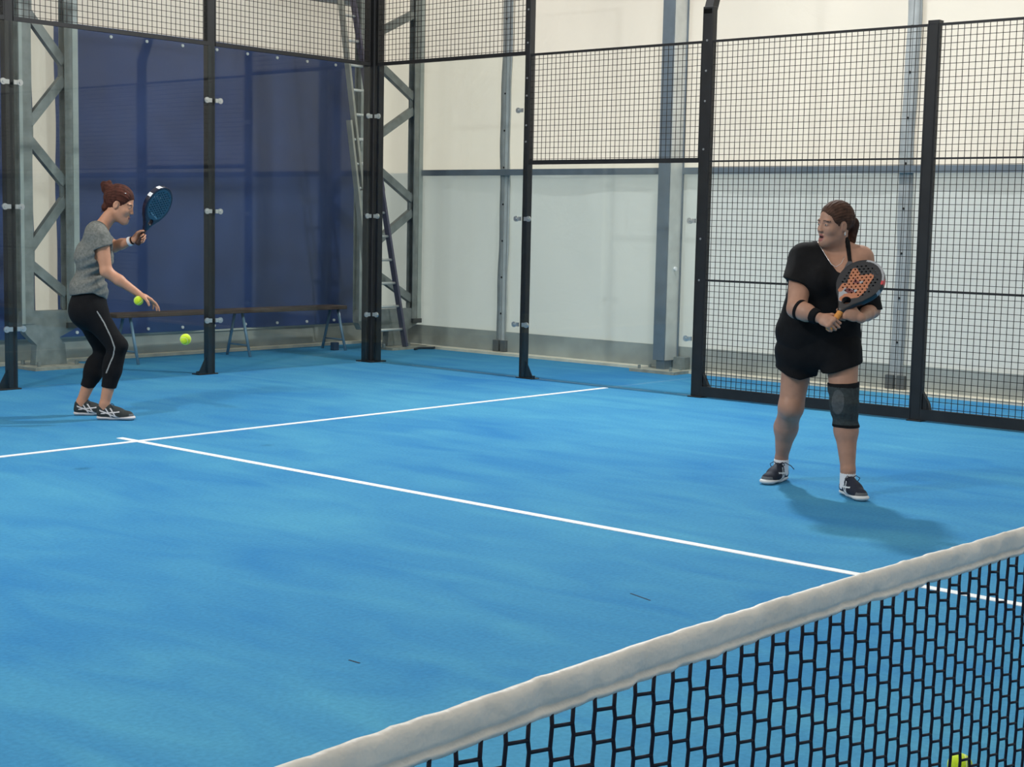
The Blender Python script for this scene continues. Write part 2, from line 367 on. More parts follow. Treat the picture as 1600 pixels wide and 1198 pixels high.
# wire mesh panels with frames
def mesh_panel(axis, c, u0, u1, z0, z1, label, frame=(.02, .02, .02), mids=(), bottom=None):
    """axis 'x': panel runs along X at Y=c, axis 'y': along Y at X=c"""
    uc = (u0+u1)/2
    f = (lambda u, z, d: (u-uc, d, z)) if axis == 'x' else (lambda u, z, d: (d, u-uc, z))
    t = empty('mesh_panel', (uc, c, 0) if axis == 'x' else (c, uc, 0), 0, label, 'mesh panel', 'welded wire panels of the court fence')
    g = MB(); th = .0021
    def bx(a, b, zz0, zz1, d0, d1, M):
        M.box(f(a, zz0, d0), f(b, zz1, d1))
    n = int(round((u1-u0)/.05)); k = int(round((z1-z0)/.05))
    for i in range(1, n):
        u = u0+(u1-u0)*i/n; bx(u-th, u+th, z0, z1, -.0045, -.0005, g)
    for j in range(1, k):
        z = z0+(z1-z0)*j/k; bx(u0, u1, z-th, z+th, -.0005, .0035, g)
    g.build('wire_mesh', WIRE, t, fix=False)
    fr = MB(); a, b, cc = frame
    bz = bottom or a
    bx(u0, u1, z0, z0+bz, -.015, .015, fr); bx(u0, u1, z1-b, z1, -.012, .012, fr)
    bx(u0, u0+cc, z0+bz, z1-b, -.012, .012, fr); bx(u1-cc, u1, z0+bz, z1-b, -.012, .012, fr)
    fr.build('frame', BLACKST, t)
    for z in mids:
        m_ = MB(); bx(u0+cc, u1-cc, z-.007, z+.007, -.008, .008, m_); m_.build('cross_bar', BLACKST, t)
    return t
yb_ = BY+.03
mesh_panel('x', yb_, -.98, .914, 2.99, 4.0, 'wire mesh panel at the top left edge, above the leftmost glass', (.035, .02, .008))
mesh_panel('x', yb_, .994, 2.945, 2.99, 4.0, 'wire mesh panel above the glass between the two left posts', (.035, .02, .008))
mesh_panel('x', yb_, 3.025, 4.97, 2.99, 4.0, 'wire mesh panel above the glass just left of the corner post', (.035, .02, .008))
mesh_panel('y', BX+.03, 8.015, 9.97, 2.99, 4.0, 'wire mesh panel above the glass just right of the corner post', (.035, .02, .008))
mesh_panel('y', BX+.03, 6.07, 7.955, 1.99, 3.0, 'wire mesh panel above the low glass, left of the bent mast', (.04, .02, .008))
mesh_panel('y', BX+.03, 4.04, 5.97, .012, 3.0, 'tall wire mesh panel behind the woman in black', (.02, .018, .012), (1.0, 2.0), .085)
mesh_panel('y', BX+.03, 2.02, 3.96, .012, 3.0, 'tall wire mesh panel at the right edge of the photo', (.02, .018, .012), (1.0, 2.0), .085)

# ------------------------------------------------------------------ hall lattice columns
def truss(X, Y, w_, zr, zl, top, zb, label, fo=0.):
    """lattice column in the plane of the back wall; zr/zl: heights of right/left nodes"""
    t = empty('lattice_column', (X, Y, 0), 0, label, 'column', 'steel lattice columns of the hall')
    cw = .13
    for s, nm in ((-1, 'chord'), (1, 'chord')):
        x = s*(w_/2-cw/2)
        m = MB(); x0, x1 = x-cw/2, x+cw/2
        m.box((x0, -.05, zb), (x1, -.04, top)); m.box((x0, .04, zb), (x1, .05, top)); m.box((x-.006+s*.02, -.04, zb), (x+.006+s*.02, .04, top))
        m.build(nm, GALV, t)
        l = MB(); xo = x1-.05 if s > 0 else x0+.0
        l.box((xo, -.056, zb), (xo+(.06 if s > 0 else .035), -.0505, top)); l.build('light_flange', GALVL, t)
    xi = w_/2-cw+.01
    nodes = sorted([(z, 1) for z in zr]+[(z, -1) for z in zl], reverse=True)
    for (za, sa), (zc, sc2) in zip(nodes, nodes[1:]):
        if sa == sc2: continue
        d = .075
        za2, zc2 = za-d*1.0, zc+d*1.0
        m = MB(); m.bar((sa*xi, 0, za2), (sc2*xi, 0, zc2), .06, .085, (0, 0, 1)); m.build('brace', GALV, t)
    for z, s in nodes:
        m = MB(); m.prism([(s*xi, z+.15), (s*(xi-.045), z+.05), (s*(xi-.045), z-.05), (s*xi, z-.15)], lambda u, v, q: (u, q, v), -.012, .012); m.build('gusset', GALV, t)
    m = MB(); h = w_/2
    m.prism([(-h+.02, zb+.12), (h-.13, zb+.12), (h-.13, zb-.0), (h, zb-.0), (h, zb-.04), (h-.22, zb-.14), (.15+fo, .22), (.17+fo, .03), (-.17+fo, .03), (-.15+fo, .22), (-h+.05, zb-.1), (-h, zb-.02)], lambda u, v, q: (u, q, v), -.045, .045)
    m.build('knee_plate', GALV, t)
    m = MB(); m.box((h-.14, -.08, zb-.05), (h, .06, zb)); m.build('end_cap', mat('dark_cap', (.05, .055, .055), .6), t)
    MB().box((-.30+fo, -.26, .0), (.30+fo*.9, .2, .028)).build('base_plate', CONC, t)
    b = MB()
    for bx_, by_ in ((-.2, -.16), (.2, -.16), (-.2, .12), (.2, .12)): b.cyl((bx_, by_, .028), (bx_, by_, .07), .018, 6)
    b.build('anchor_bolts', GALV, t)
    return t
tl = truss(2.175, 11.45, .61, (3.9, 2.78, 1.66, .62), (3.35, 2.2, 1.05), 5.6, .42, 'grey steel lattice column at the left, behind the woman in grey')
tr_ = truss(6.30, 11.1, .97, (3.85, 2.77, 1.62, .48), (3.35, 2.2, 1.02), 5.6, .33, 'grey steel lattice column behind the corner post', .14)

# right wall column (I section) with base
cl = empty('wall_column', (6.66, 7.5, 0), 0, 'grey steel column against the white wall, seen through the low glass', 'column')
m = MB(); m.box((-.10, -.06, .12), (-.085, .075, 5.8)); m.box((.125, -.06, .12), (.14, .075, 5.8)); m.build('flange', SLATE, cl)
MB().box((-.085, -.064, .12), (.125, -.045, 5.8)).build('web', ALU, cl)
MB().box((.112, -.078, .12), (.125, -.065, 5.8)).build('edge_strip', SLATE, cl)
MB().box((-.075, -.05, .03), (.05, .05, .125)).build('foot_block', SLATE, cl)
MB().box((.06, -.2, .03), (.15, -.06, .15)).build('bracket', GALV, cl)
MB().box((-.24, -.28, 0), (.14, .26, .03)).build('base_plate', CONC, cl)
b = MB()
for dx, dy in ((-.18, -.2), (-.18, .18), (.0, -.2), (.0, .18)): b.cyl((dx, dy, .03), (dx, dy, .065), .016, 6)
b.build('anchor_bolts', GALV, cl)
MB().cyl((.03, -.085, 1.03), (.03, -.06, 1.03), .02, 12).build('round_fixing', mat('white_fix', (.85, .85, .85), .4), cl)

# ------------------------------------------------------------------ bench, ladder, bits behind the glass
bt = empty('bench', (4.3, 11.35, 0), 0, 'low bench with dark brown plank and blue-grey legs behind the back glass', 'bench')
bevel(MB().box((-1.52, -.13, .455), (1.5, .13, .495)).build('plank', WOOD, bt), .006)
for x in (-1.32, .07, 1.42):
    for s in (-1, 1):
        MB().tube([(x, s*.06, .455), (x, s*.19, .0)], .016, 10).build('leg', BLUEST, bt, smooth=True)
    MB().tube([(x, -.15, .12), (x, .15, .12)], .010, 8).build('crossbar', BLUEST, bt, smooth=True)

lt = empty('ladder', (6.12, 10.86, 0), 0, 'tall aluminium extension ladder leaning beside the corner post', 'ladder')
def ladder_section(name, bl, br, tl_, tr2, off, mat_l, mat_r, z0, z1, rungs):
    bl, br, tl_, tr2 = [np.array(v, float)+off*(1-.9*(i % 2))-np.array(lt.location) for i, v in enumerate((bl, br, tl_, tr2))]
    def at(a, b, k): return a+(b-a)*k
    h = tl_[2]
    k0, k1 = z0/h, z1/h
    sec = MB().bar(at(bl, tl_, k0), at(bl, tl_, k1), .028, .07, (0, 1, 0)).build('stile', mat_l, lt)
    MB().bar(at(br, tr2, k0), at(br, tr2, k1), .028, .07, (0, 1, 0)).build('stile', mat_r, lt)
    z = rungs
    while z < z1-.08:
        k = z/h
        if k > k0: MB().tube([at(bl, tl_, k), at(br, tr2, k)], .0155, 8).build('rung', ALU, lt, smooth=True)
        z += .262
BLp, BRp, TLp, TRp = (5.88, 10.86, .035), (6.36, 10.86, .035), (5.33, 10.96, 3.9), (5.57, 10.96, 3.9)
LST = mat('ladder_stile', (.34, .34, .30), .5, .3, .5, .1, 6); LSTD = mat('ladder_stile_dark', (.12, .11, .15), .5, .3)
ladder_section('a', BLp, BRp, TLp, TRp, np.array([0, 0, 0]), LST, LSTD, 0.0, 2.5, .20)
ladder_section('b', BLp, BRp, TLp, TRp, np.array([.07, .0, 0]), LST, LSTD, 1.75, 3.85, 1.78)

bk = bevel(MB().box((-.04, -.03, 0), (.04, .03, .09)).build('block', mat('navy_block', (.02, .03, .06), .6)), .006); bk.location = (*on_z(523, 547)[:2], 0)
tag(bk, 'small dark block on the blue floor left of the corner post', 'block')
rc = MB()
rc.tube([(-.2, 0, .015), (-.08, .05, .018), (.05, -.03, .018), (.2, .02, .015)], .013, 8); rc.build
rp = rc.build('strap', mat('dark_strap', (.03, .03, .03), .8), smooth=True); rp.location = (6.57, 10.72, 0.0); tag(rp, 'short dark strap lying on the floor by the ladder foot', 'strap')

# ------------------------------------------------------------------ net
NT = empty('padel_net', (0, 0, 0), 0, 'black court net with white top band across the foreground', 'net')
XS = [-5, -4.7, -3.94, -3.46, -2.79, -1.4, 0, 2.5, 5]; ZS = [.890, .891, .894, .887, .868, .852, .845, .86, .89]
def ztop(x): return float(np.interp(x, XS, ZS))
def zt(x): return sum(ztop(x+d) for d in (-.3, -.2, -.1, 0, .1, .2, .3))/7
nb = MB(); n = 900; prof = []
K = 30; vs = []; fs = []
for i in range(n+1):
    x = -4.95+9.9*i/n; z = zt(x)
    wob = .0016*math.sin(x*23)+.0016*math.sin(x*57+2)+.0014*math.sin(x*121+1)
    pk = .0012*max(0, math.sin(x*38+2*math.sin(x*7)))**12
    for j in range(K):
        # closed flattened loop: over the cable, down both faces to a stitched hem
        a = j/K*2*math.pi; yy = .0115*math.sin(a); zz = .5-.5*math.cos(a)            # zz 0 bottom..1 top
        thick = .35+.9*zz**1.5+.45*math.exp(-((zz-.12)/.06)**2)-.45*math.exp(-((zz-.24)/.05)**2)
        vs.append((x, yy*thick+wob*(1-zz*.5)*(1+.6*math.sin(zz*5+x*9)), z-.056+.056*zz+pk*zz))
for i in range(n):
    for j in range(K): fs.append((i*K+j, i*K+(j+1) % K, (i+1)*K+(j+1) % K, (i+1)*K+j))
nb.add(vs, fs); nb.build('top_band', mat('white_vinyl_band', (.76, .74, .69), .5, 0, .4, .08, 9, 1.0, 16), NT, smooth=True)
cells = MB(); pitch = .0445; hp = .0445; cols = int(9.9/pitch)
for i in range(cols+1):
    x = -4.95+i*pitch/1.0; zh = zt(x)-.05; ph = 0 if i % 2 else hp/2
    pts = []; z = zh; k = 0
    zs = [zh]
    base = zt(0)-.02
    # nodes where the links meet this strand: left links and right links alternate
    nodes = []
    zz = zh-.02-ph
    q = 0
    while zz > .05: nodes.append((zz, 1)); zz -= hp
    zz = zh-.02-(hp/2-ph)-.006
    while zz > .05: nodes.append((zz, -1)); zz -= hp
    nodes.sort(reverse=True)
    pts = [(x, 0, zh-.002)]+[(x+.0016*s, 0, zz) for zz, s in nodes]+[(x, 0, .03)]
    cells.tube(pts, .0031, 5)
    if i < cols:
        zz = zh-.02-ph; zn = zt(x+pitch)-.05-zh
        while zz > .05:
            cells.tube([(x+.0016, 0, zz), (x+pitch-.0016, 0, zz+zn-.006)], .0028, 5); zz -= hp
nm_ = cells.build('netting', mat('navy_black_cord', (.006, .008, .022), .6, 0, .3), NT, smooth=True, fix=False)
MB().box((-4.95, -.012, .012), (4.95, .012, .045)).build('bottom_band', mat('black_band', (.015, .015, .02), .7), NT)
for s in (-1, 1):
    p = empty('net_post', (s*5.0, 0, 0), 0, 'black net post at the %s end of the net, outside the photo' % ('left' if s < 0 else 'right'), 'post')
    bevel(MB().box((-.03, -.03, 0), (.03, .03, .93)).build('tube', BLACKST, p), .005)
    MB().box((-.06, -.06, 0), (.06, .06, .01)).build('base_plate', BLACKST, p)

# ------------------------------------------------------------------ balls
BALLM = mat('yellow_felt', (.62, .82, .03), .9, 0, .2, .12, 60, .4, 400, sheen=.3)
def ball(loc, label, rot=(0, 0, 0), blur=False):
    R_ = .0335; t = empty('padel_ball', loc, 0, label, 'ball', 'padel balls'); t.rotation_euler = rot
    mb = MB(); nu, nv = 28, 18; vs = [(0, 0, R_)]; fs = []
    for j in range(1, nv):
        for i in range(nu):
            a, b = 2*math.pi*i/nu, math.pi*j/nv; vs.append((R_*math.sin(b)*math.cos(a), R_*math.sin(b)*math.sin(a), R_*math.cos(b)))
    vs.append((0, 0, -R_)); last = len(vs)-1
    for i in range(nu): fs.append((0, 1+i, 1+(i+1) % nu)); fs.append((last, last-nu+(i+1) % nu, last-nu+i))
    for j in range(nv-2):
        for i in range(nu): a = 1+j*nu+i; b = 1+j*nu+(i+1) % nu; fs.append((a, a+nu, b+nu, b))
    mb.add(vs, fs).build('felt', BALLM, t, smooth=True)
    pts = []
    for k in range(72):
        u = 2*math.pi*k/72; al, be = .75, .25
        p_ = np.array([al*math.cos(u)+be*math.cos(3*u), al*math.sin(u)-be*math.sin(3*u), 2*math.sqrt(al*be)*math.sin(2*u)]); pts.append(p_/np.linalg.norm(p_)*(R_-.0002))
    MB().tube(pts, .0011, 5, closed=True).build('seam', mat('pale_seam', (.75, .85, .6), .7), t, smooth=True)
    return t
# ------------------------------------------------------------------ implicit surfaces for figures, clothes, shoes and rackets
def V(*a): return np.array(a, float)
def nrm(v): v = np.array(v, float); return v/(np.linalg.norm(v)+1e-12)
class Field:
    def __init__(s, lo, hi, h):
        s.h = h; s.lo = np.array(lo, float); s.n = np.ceil((np.array(hi)-s.lo)/h).astype(int)+1
        s.F = np.full(s.n, .2, np.float32)
        s.ax = [(s.lo[i]+h*np.arange(s.n[i])).astype(np.float32) for i in range(3)]
    def sub(s, lo, hi):
        a = np.clip(np.floor((np.array(lo)-s.lo)/s.h).astype(int), 0, s.n-1); b = np.clip(np.ceil((np.array(hi)-s.lo)/s.h).astype(int)+1, 1, s.n)
        b = np.maximum(b, a+1)
        sl = tuple(slice(a[i], b[i]) for i in range(3)); return sl, s.ax[0][sl[0]][:, None, None], s.ax[1][sl[1]][None, :, None], s.ax[2][sl[2]][None, None, :]
    def put(s, sl, d, k, op='u'):
        F = s.F[sl]
        if op == 'u':
            if k > 0: hh = np.clip(.5+.5*(F-d)/k, 0, 1); s.F[sl] = F*(1-hh)+d*hh-k*hh*(1-hh)
            else: s.F[sl] = np.minimum(F, d)
        else:                                                # subtract
            d = -d
            if k > 0: hh = np.clip(.5-.5*(F-d)/k, 0, 1); s.F[sl] = F*(1-hh)+d*hh+k*hh*(1-hh)
            else: s.F[sl] = np.maximum(F, d)
    def cap(s, a, b, ra, rb=None, k=.02, flat=None, f=1., op='u'):
        rb = ra if rb is None else rb; a = np.array(a, float); b = np.array(b, float); m = max(ra, rb)+k+s.h*3
        sl, X, Y, Z = s.sub(np.minimum(a, b)-m, np.maximum(a, b)+m)
        ab = b-a; L2 = ab@ab+1e-12
        t = np.clip(((X-a[0])*ab[0]+(Y-a[1])*ab[1]+(Z-a[2])*ab[2])/L2, 0, 1)
        vx, vy, vz = X-a[0]-t*ab[0], Y-a[1]-t*ab[1], Z-a[2]-t*ab[2]; r = ra+(rb-ra)*t
        if flat is None: d = np.sqrt(vx*vx+vy*vy+vz*vz)-r
        else:
            n = nrm(flat); q = vx*n[0]+vy*n[1]+vz*n[2]; c = 1/f-1
            wx, wy, wz = vx+c*q*n[0], vy+c*q*n[1], vz+c*q*n[2]; ln_ = np.sqrt(wx*wx+wy*wy+wz*wz)+1e-9
            q2 = wx*n[0]+wy*n[1]+wz*n[2]; gx, gy, gz = wx+c*q2*n[0], wy+c*q2*n[1], wz+c*q2*n[2]
            g = np.sqrt(gx*gx+gy*gy+gz*gz)/ln_; d = (ln_-r)/np.maximum(g, 1)
        s.put(sl, d.astype(np.float32), k, op); return s
    def ell(s, c, r, B=None, k=.02, op='u'):
        c = np.array(c, float); r = np.array(r, float); m = r.max()+k+s.h*3
        sl, X, Y, Z = s.sub(c-m, c+m); x, y, z = X-c[0], Y-c[1], Z-c[2]
        if B is not None: x, y, z = [x*B[i][0]+y*B[i][1]+z*B[i][2] for i in range(3)]
        k0 = np.sqrt((x/r[0])**2+(y/r[1])**2+(z/r[2])**2)+1e-9; k1 = np.sqrt((x/r[0]**2)**2+(y/r[1]**2)**2+(z/r[2]**2)**2)+1e-9
        s.put(sl, (k0*(k0-1)/k1).astype(np.float32), k, op); return s
    def half(s, p, n, k=.006):
        """keep the side the normal points away from"""
        n = nrm(n); d = (s.ax[0][:, None, None]-p[0])*n[0]+(s.ax[1][None, :, None]-p[1])*n[1]+(s.ax[2][None, None, :]-p[2])*n[2]
        s.put((slice(None),)*3, (-d).astype(np.float32), k, 's'); return s
    def poly2(s, pts):
        """signed distance of the (x,z) plane to a polygon, negative inside"""
        X = s.ax[0][:, None]; Z = s.ax[2][None, :]; D = np.full((len(s.ax[0]), len(s.ax[2])), 1e9); sg = np.ones_like(D); n = len(pts)
        for i in range(n):
            a = np.array(pts[i]); b = np.array(pts[i-1]); e = b-a; wx, wz = X-a[0], Z-a[1]
            t = np.clip((wx*e[0]+wz*e[1])/(e@e+1e-12), 0, 1); D = np.minimum(D, (wx-t*e[0])**2+(wz-t*e[1])**2)
            c1 = Z >= a[1]; c2 = Z < b[1]; c3 = e[0]*wz > e[1]*wx
            fl_ = (c1 & c2 & c3) | (~c1 & ~c2 & ~c3); sg = np.where(fl_, -sg, sg)
        return sg*np.sqrt(D)
    def keep(s, pts, k=.006): d = s.poly2(pts)[:, None, :]; s.put((slice(None),)*3, np.broadcast_to(-d, s.F.shape).astype(np.float32), k, 's'); return s
    def cut(s, pts, k=.006, ylim=None):
        d = np.broadcast_to(s.poly2(pts)[:, None, :], s.F.shape)
        if ylim is not None:
            Y = s.ax[1][None, :, None]; d = np.maximum(d, np.maximum(ylim[0]-Y, Y-ylim[1]))
        s.put((slice(None),)*3, d.astype(np.float32), k, 's'); return s
    def disp(s, fn):
        s.F += fn(s.ax[0][:, None, None], s.ax[1][None, :, None], s.ax[2][None, None, :]).astype(np.float32); return s
    def mesh(s, relax=2):
        F = s.F; F[0] = F[-1] = .1; F[:, 0] = F[:, -1] = .1; F[:, :, 0] = F[:, :, -1] = .1
        ins = F < 0; n = np.array(F.shape)
        acc = ins[:-1, :-1, :-1].astype(np.int8)
        cnt = np.zeros(n-1, np.int8)
        for dx in (0, 1):
            for dy in (0, 1):
                for dz in (0, 1): cnt += ins[dx:n[0]-1+dx, dy:n[1]-1+dy, dz:n[2]-1+dz]
        cells_ = np.argwhere((cnt > 0) & (cnt < 8)); idx = np.full(n-1, -1, np.int32); idx[tuple(cells_.T)] = np.arange(len(cells_))
        P_ = np.zeros((len(cells_), 3)); W = np.zeros(len(cells_))
        cor = [(a, b, c) for a in (0, 1) for b in (0, 1) for c in (0, 1)]
        for a in cor:
            for ax_ in range(3):
                if a[ax_]: continue
                b = list(a); b[ax_] = 1
                fa = F[tuple((cells_+a).T)]; fb = F[tuple((cells_+b).T)]; m = (fa < 0) != (fb < 0)
                t = np.where(m, fa/np.where(m, fa-fb, 1), 0); q = np.array(a, float)[None]+t[:, None]*np.eye(3)[ax_][None]
                P_ += q*m[:, None]; W += m
        P_ = P_/W[:, None]+cells_
        fs = []
        for ax_ in range(3):
            u, v = (ax_+1) % 3, (ax_+2) % 3; e = np.eye(3, dtype=int)
            sl0 = [slice(None)]*3; sl1 = [slice(None)]*3; sl0[ax_] = slice(0, -1); sl1[ax_] = slice(1, None)
            A_ = ins[tuple(sl0)]; Bb = ins[tuple(sl1)]
            E_ = np.argwhere(A_ != Bb); E_ = E_[(E_[:, u] > 0) & (E_[:, v] > 0)]
            q = [idx[tuple((E_-du*e[u]-dv*e[v]).T)] for du, dv in ((1, 1), (0, 1), (0, 0), (1, 0))]; q = np.stack(q, 1)
            fl_ = ~A_[tuple(E_.T)]; q[fl_] = q[fl_][:, ::-1]; fs.append(q)
        fs = np.concatenate(fs); P_ = P_*s.h+s.lo
        for _ in range(relax):
            acc2 = np.zeros_like(P_); c2 = np.zeros(len(P_))
            for i in range(4):
                a, b = fs[:, i], fs[:, (i+1) % 4]
                for k_ in range(3): acc2[:, k_] += np.bincount(a, P_[b, k_], len(P_))+np.bincount(b, P_[a, k_], len(P_))
                c2 += np.bincount(a, minlength=len(P_))+np.bincount(b, minlength=len(P_))
            P_ = P_*.5+.5*acc2/c2[:, None]
        return P_, fs
def sdf_obj(name, F, mats, parent, paint=None, relax=2, T=None):
    P_, fs = F.mesh(relax)
    me = bpy.data.meshes.new(name); me.vertices.add(len(P_)); Q = P_ if T is None else (P_@np.array(T[0]).T+np.array(T[1]))
    me.vertices.foreach_set('co', Q.astype(np.float32).ravel()); me.loops.add(len(fs)*4); me.loops.foreach_set('vertex_index', fs.astype(np.int32).ravel())
    me.polygons.add(len(fs)); me.polygons.foreach_set('loop_start', np.arange(0, len(fs)*4, 4, dtype=np.int32))
    me.polygons.foreach_set('use_smooth', np.ones(len(fs), bool))
    if paint is not None: me.polygons.foreach_set('material_index', paint(P_[fs].mean(1)).astype(np.int32))
    me.update(calc_edges=True); me.validate()
    return link(name, me, mats, parent)

SKIN1 = mat('skin_tan', (.40, .215, .145), .5, 0, .4, .07, 25)
SKIN2 = mat('skin_light', (.52, .255, .155), .5, 0, .4, .07, 25)
LIPS = mat('lips', (.30, .10, .085), .5); MOUTH = mat('mouth_inside', (.05, .012, .012), .6)
EYEW = mat('eye_white', (.6, .58, .55), .3); IRIS = mat('dark_iris', (.03, .02, .015), .25)
BLACKC = mat('black_cotton', (.0065, .0065, .0075), .9, 0, .2, .2, 20, .2, 200)
WHITE_SOCK = mat('white_sock', (.72, .72, .74), .9)
SHOE_N = mat('shoe_navy', (.012, .017, .032), .7, 0, .3); SHOE_W = mat('shoe_white', (.62, .65, .66), .55); SHOE_G = mat('shoe_grey', (.10, .11, .12), .7)

class Frame:
    def __init__(s, bx, by):
        s.B = np.array([bx, by, 0.]); D = s.B-CAM; D[2] = 0; s.D = nrm(D); s.R = np.array([s.D[1], -s.D[0], 0]); s.rz = math.atan2(s.R[1], s.R[0])
    def __call__(s, px, py, d=0.):
        v = ray(px, py); t = (d-(CAM-s.B)@s.D)/(v@s.D); p = CAM+v*t; return s.loc(p)
    def loc(s, p): q = np.array(p, float)-s.B; return np.array([q@s.R, q@s.D, q[2]])
    def floor(s, px, py): return s.loc(on_z(px, py))
    def world(s, q): return s.B+q[0]*s.R+q[1]*s.D+np.array([0, 0, q[2]])
    def vec(s, q): return q[0]*s.R+q[1]*s.D+np.array([0, 0, q[2]])

def head(F, c, f, u, sc=1., mouth_open=False):
    """c: point between the eyes inside the head, f: facing, u: crown direction"""
    f = nrm(f); s = nrm(np.cross(f, u)); u = np.cross(s, f); B = [s, f, u]
    def P(a, b, d): return c+(a*s+b*f+d*u)*sc
    F.ell(P(0, -.012, .035), V(.074, .096, .088)*sc, B, .0)
    F.ell(P(0, .026, -.03), V(.060, .062, .084)*sc, B, .03)
    F.cap(P(-.042, .0, -.060), P(0, .066, -.098), .019*sc, .019*sc, .035); F.cap(P(.042, .0, -.060), P(0, .066, -.098), .019*sc, .019*sc, .035)
    for q in (-1, 1):
        F.ell(P(q*.036, .058, -.030), V(.026, .022, .026)*sc, B, .02)
        F.ell(P(q*.032, .088, .004), V(.017, .010, .008)*sc, B, .014, 's')
        F.ell(P(q*.030, .076, .021), V(.026, .010, .006)*sc, B, .014)
        F.ell(P(q*.032, .075, .003), V(.0145, .0125, .0105)*sc, B, .003)
        F.ell(P(q*.076, -.008, -.008), V(.008, .019, .031)*sc, B, .006)
        F.ell(P(q*.083, -.002, -.006), V(.004, .009, .016)*sc, B, .004, 's')
    F.cap(P(0, .084, .010), P(0, .101, -.029), .0065*sc, .0098*sc, .014)
    for q in (-1, 1): F.ell(P(q*.011, .097, -.033), V(.007, .009, .0065)*sc, B, .007)
    if mouth_open:
        F.ell(P(0, .092, -.070), V(.019, .022, .010)*sc, B, .004, 's')
        F.cap(P(-.016, .086, -.057), P(.016, .086, -.057), .0062*sc, None, .006); F.cap(P(-.013, .083, -.084), P(.013, .083, -.084), .007*sc, None, .006)
    else:
        F.cap(P(-.018, .088, -.062), P(.018, .088, -.062), .0058*sc, None, .007); F.cap(P(-.015, .086, -.072), P(.015, .086, -.072), .0068*sc, None, .007)
    def paint(Q):
        q = (Q-c)/sc; a, b, d = q@s, q@f, q@u
        if mouth_open:
            m = np.where((np.abs(a) < .022) & (b > .07) & (d > -.094) & (d < -.050) & ((a/.022)**2+((d+.071)/.022)**2 < 1), 1, 0)
            m = np.where((np.abs(a) < .017) & (b > .05) & (b < .089) & (np.abs(d+.070) < .010), 2, m)
        else: m = np.where((b > .07) & ((a/.022)**2+((d+.067)/.0115)**2 < 1), 1, 0)
        for q_ in (-1, 1):
            m = np.where((b > .078) & (((a-q_*.032)/.010)**2+((d-.001)/.0038)**2 < 1), 3, m)
            m = np.where((b > .078) & (((a-q_*.032)/.0050)**2+((d-.001)/.0052)**2 < 1), 4, m)
        for q_ in (-1, 1):   # brows
            m = np.where((b > .06) & (np.abs(a-q_*.033) < .019) & (np.abs(d-.0235+.12*np.abs(np.abs(a)-.028)) < .0036), 5, m)
        return m
    return P, B, paint

def hand(F, W, K, n, s, curl, thumb=(.5, .4), sc=1., spread=.05, r0=.0085):
    """W wrist, K knuckle centre, n palm normal, s towards the thumb; curl: per-finger list of three angles (deg)"""
    W = np.array(W, float); K = np.array(K, float); d = nrm(K-W); s = nrm(s-(s@d)*d); n = nrm(n-(n@d)*d-(n@s)*s)
    F.cap(W, W+.5*(K-W)+s*.006, .024*sc, .031*sc, .012, n, .55)
    F.cap(W+.45*(K-W)+s*.014*sc, K+s*.018*sc-d*.006, .024*sc, .021*sc, .012, n, .55)
    F.cap(W+.45*(K-W)-s*.014*sc, K-s*.018*sc-d*.010, .022*sc, .019*sc, .012, n, .55)
    L = [(.030, .044, .025, .020), (.010, .049, .029, .022), (-.010, .045, .027, .021), (-.029, .035, .021, .019)]
    for i, (o, a, b, c) in enumerate(L):
        p = K+s*o*sc-d*abs(o-.006)*.25; ang = 0; q = nrm(d+s*o*spread/.03)
        for j, l in enumerate((a, b, c)):
            ang += math.radians(curl[i][j]); dr = nrm(q*math.cos(ang)+n*math.sin(ang)); p2 = p+dr*l*sc
            F.cap(p, p2, (r0-.0006*j)*sc, (r0-.0006*(j+1))*sc, .0035 if j else .006); p = p2
    t0 = W+.25*(K-W)+s*.022*sc+n*.006; t1 = t0+nrm(d*.75+s*thumb[0]+n*.25)*.040*sc; t2 = t1+nrm(d*.85+s*(thumb[0]-.35)+n*thumb[1])*.032*sc; t3 = t2+nrm(d*.8+s*(thumb[0]-.7)+n*(thumb[1]+.35))*.024*sc
    F.cap(t0, t1, .014*sc, .0115*sc, .010); F.cap(t1, t2, .0105*sc, .0095*sc, .004); F.cap(t2, t3, .0095*sc, .0085*sc, .004)

def folds(A1=.004, f1=22, seed=0., dirx=.4):
    def fn(X, Y, Z):
        w1 = np.sin(X*9+Z*7+seed)*1.3+np.sin(Y*13-Z*5+seed*2)
        return A1*(np.sin((Z*f1+X*f1*dirx)+w1)*.6+np.sin(Z*f1*.55-X*f1*.8+Y*11+w1*1.7+seed)*.6)
    return fn

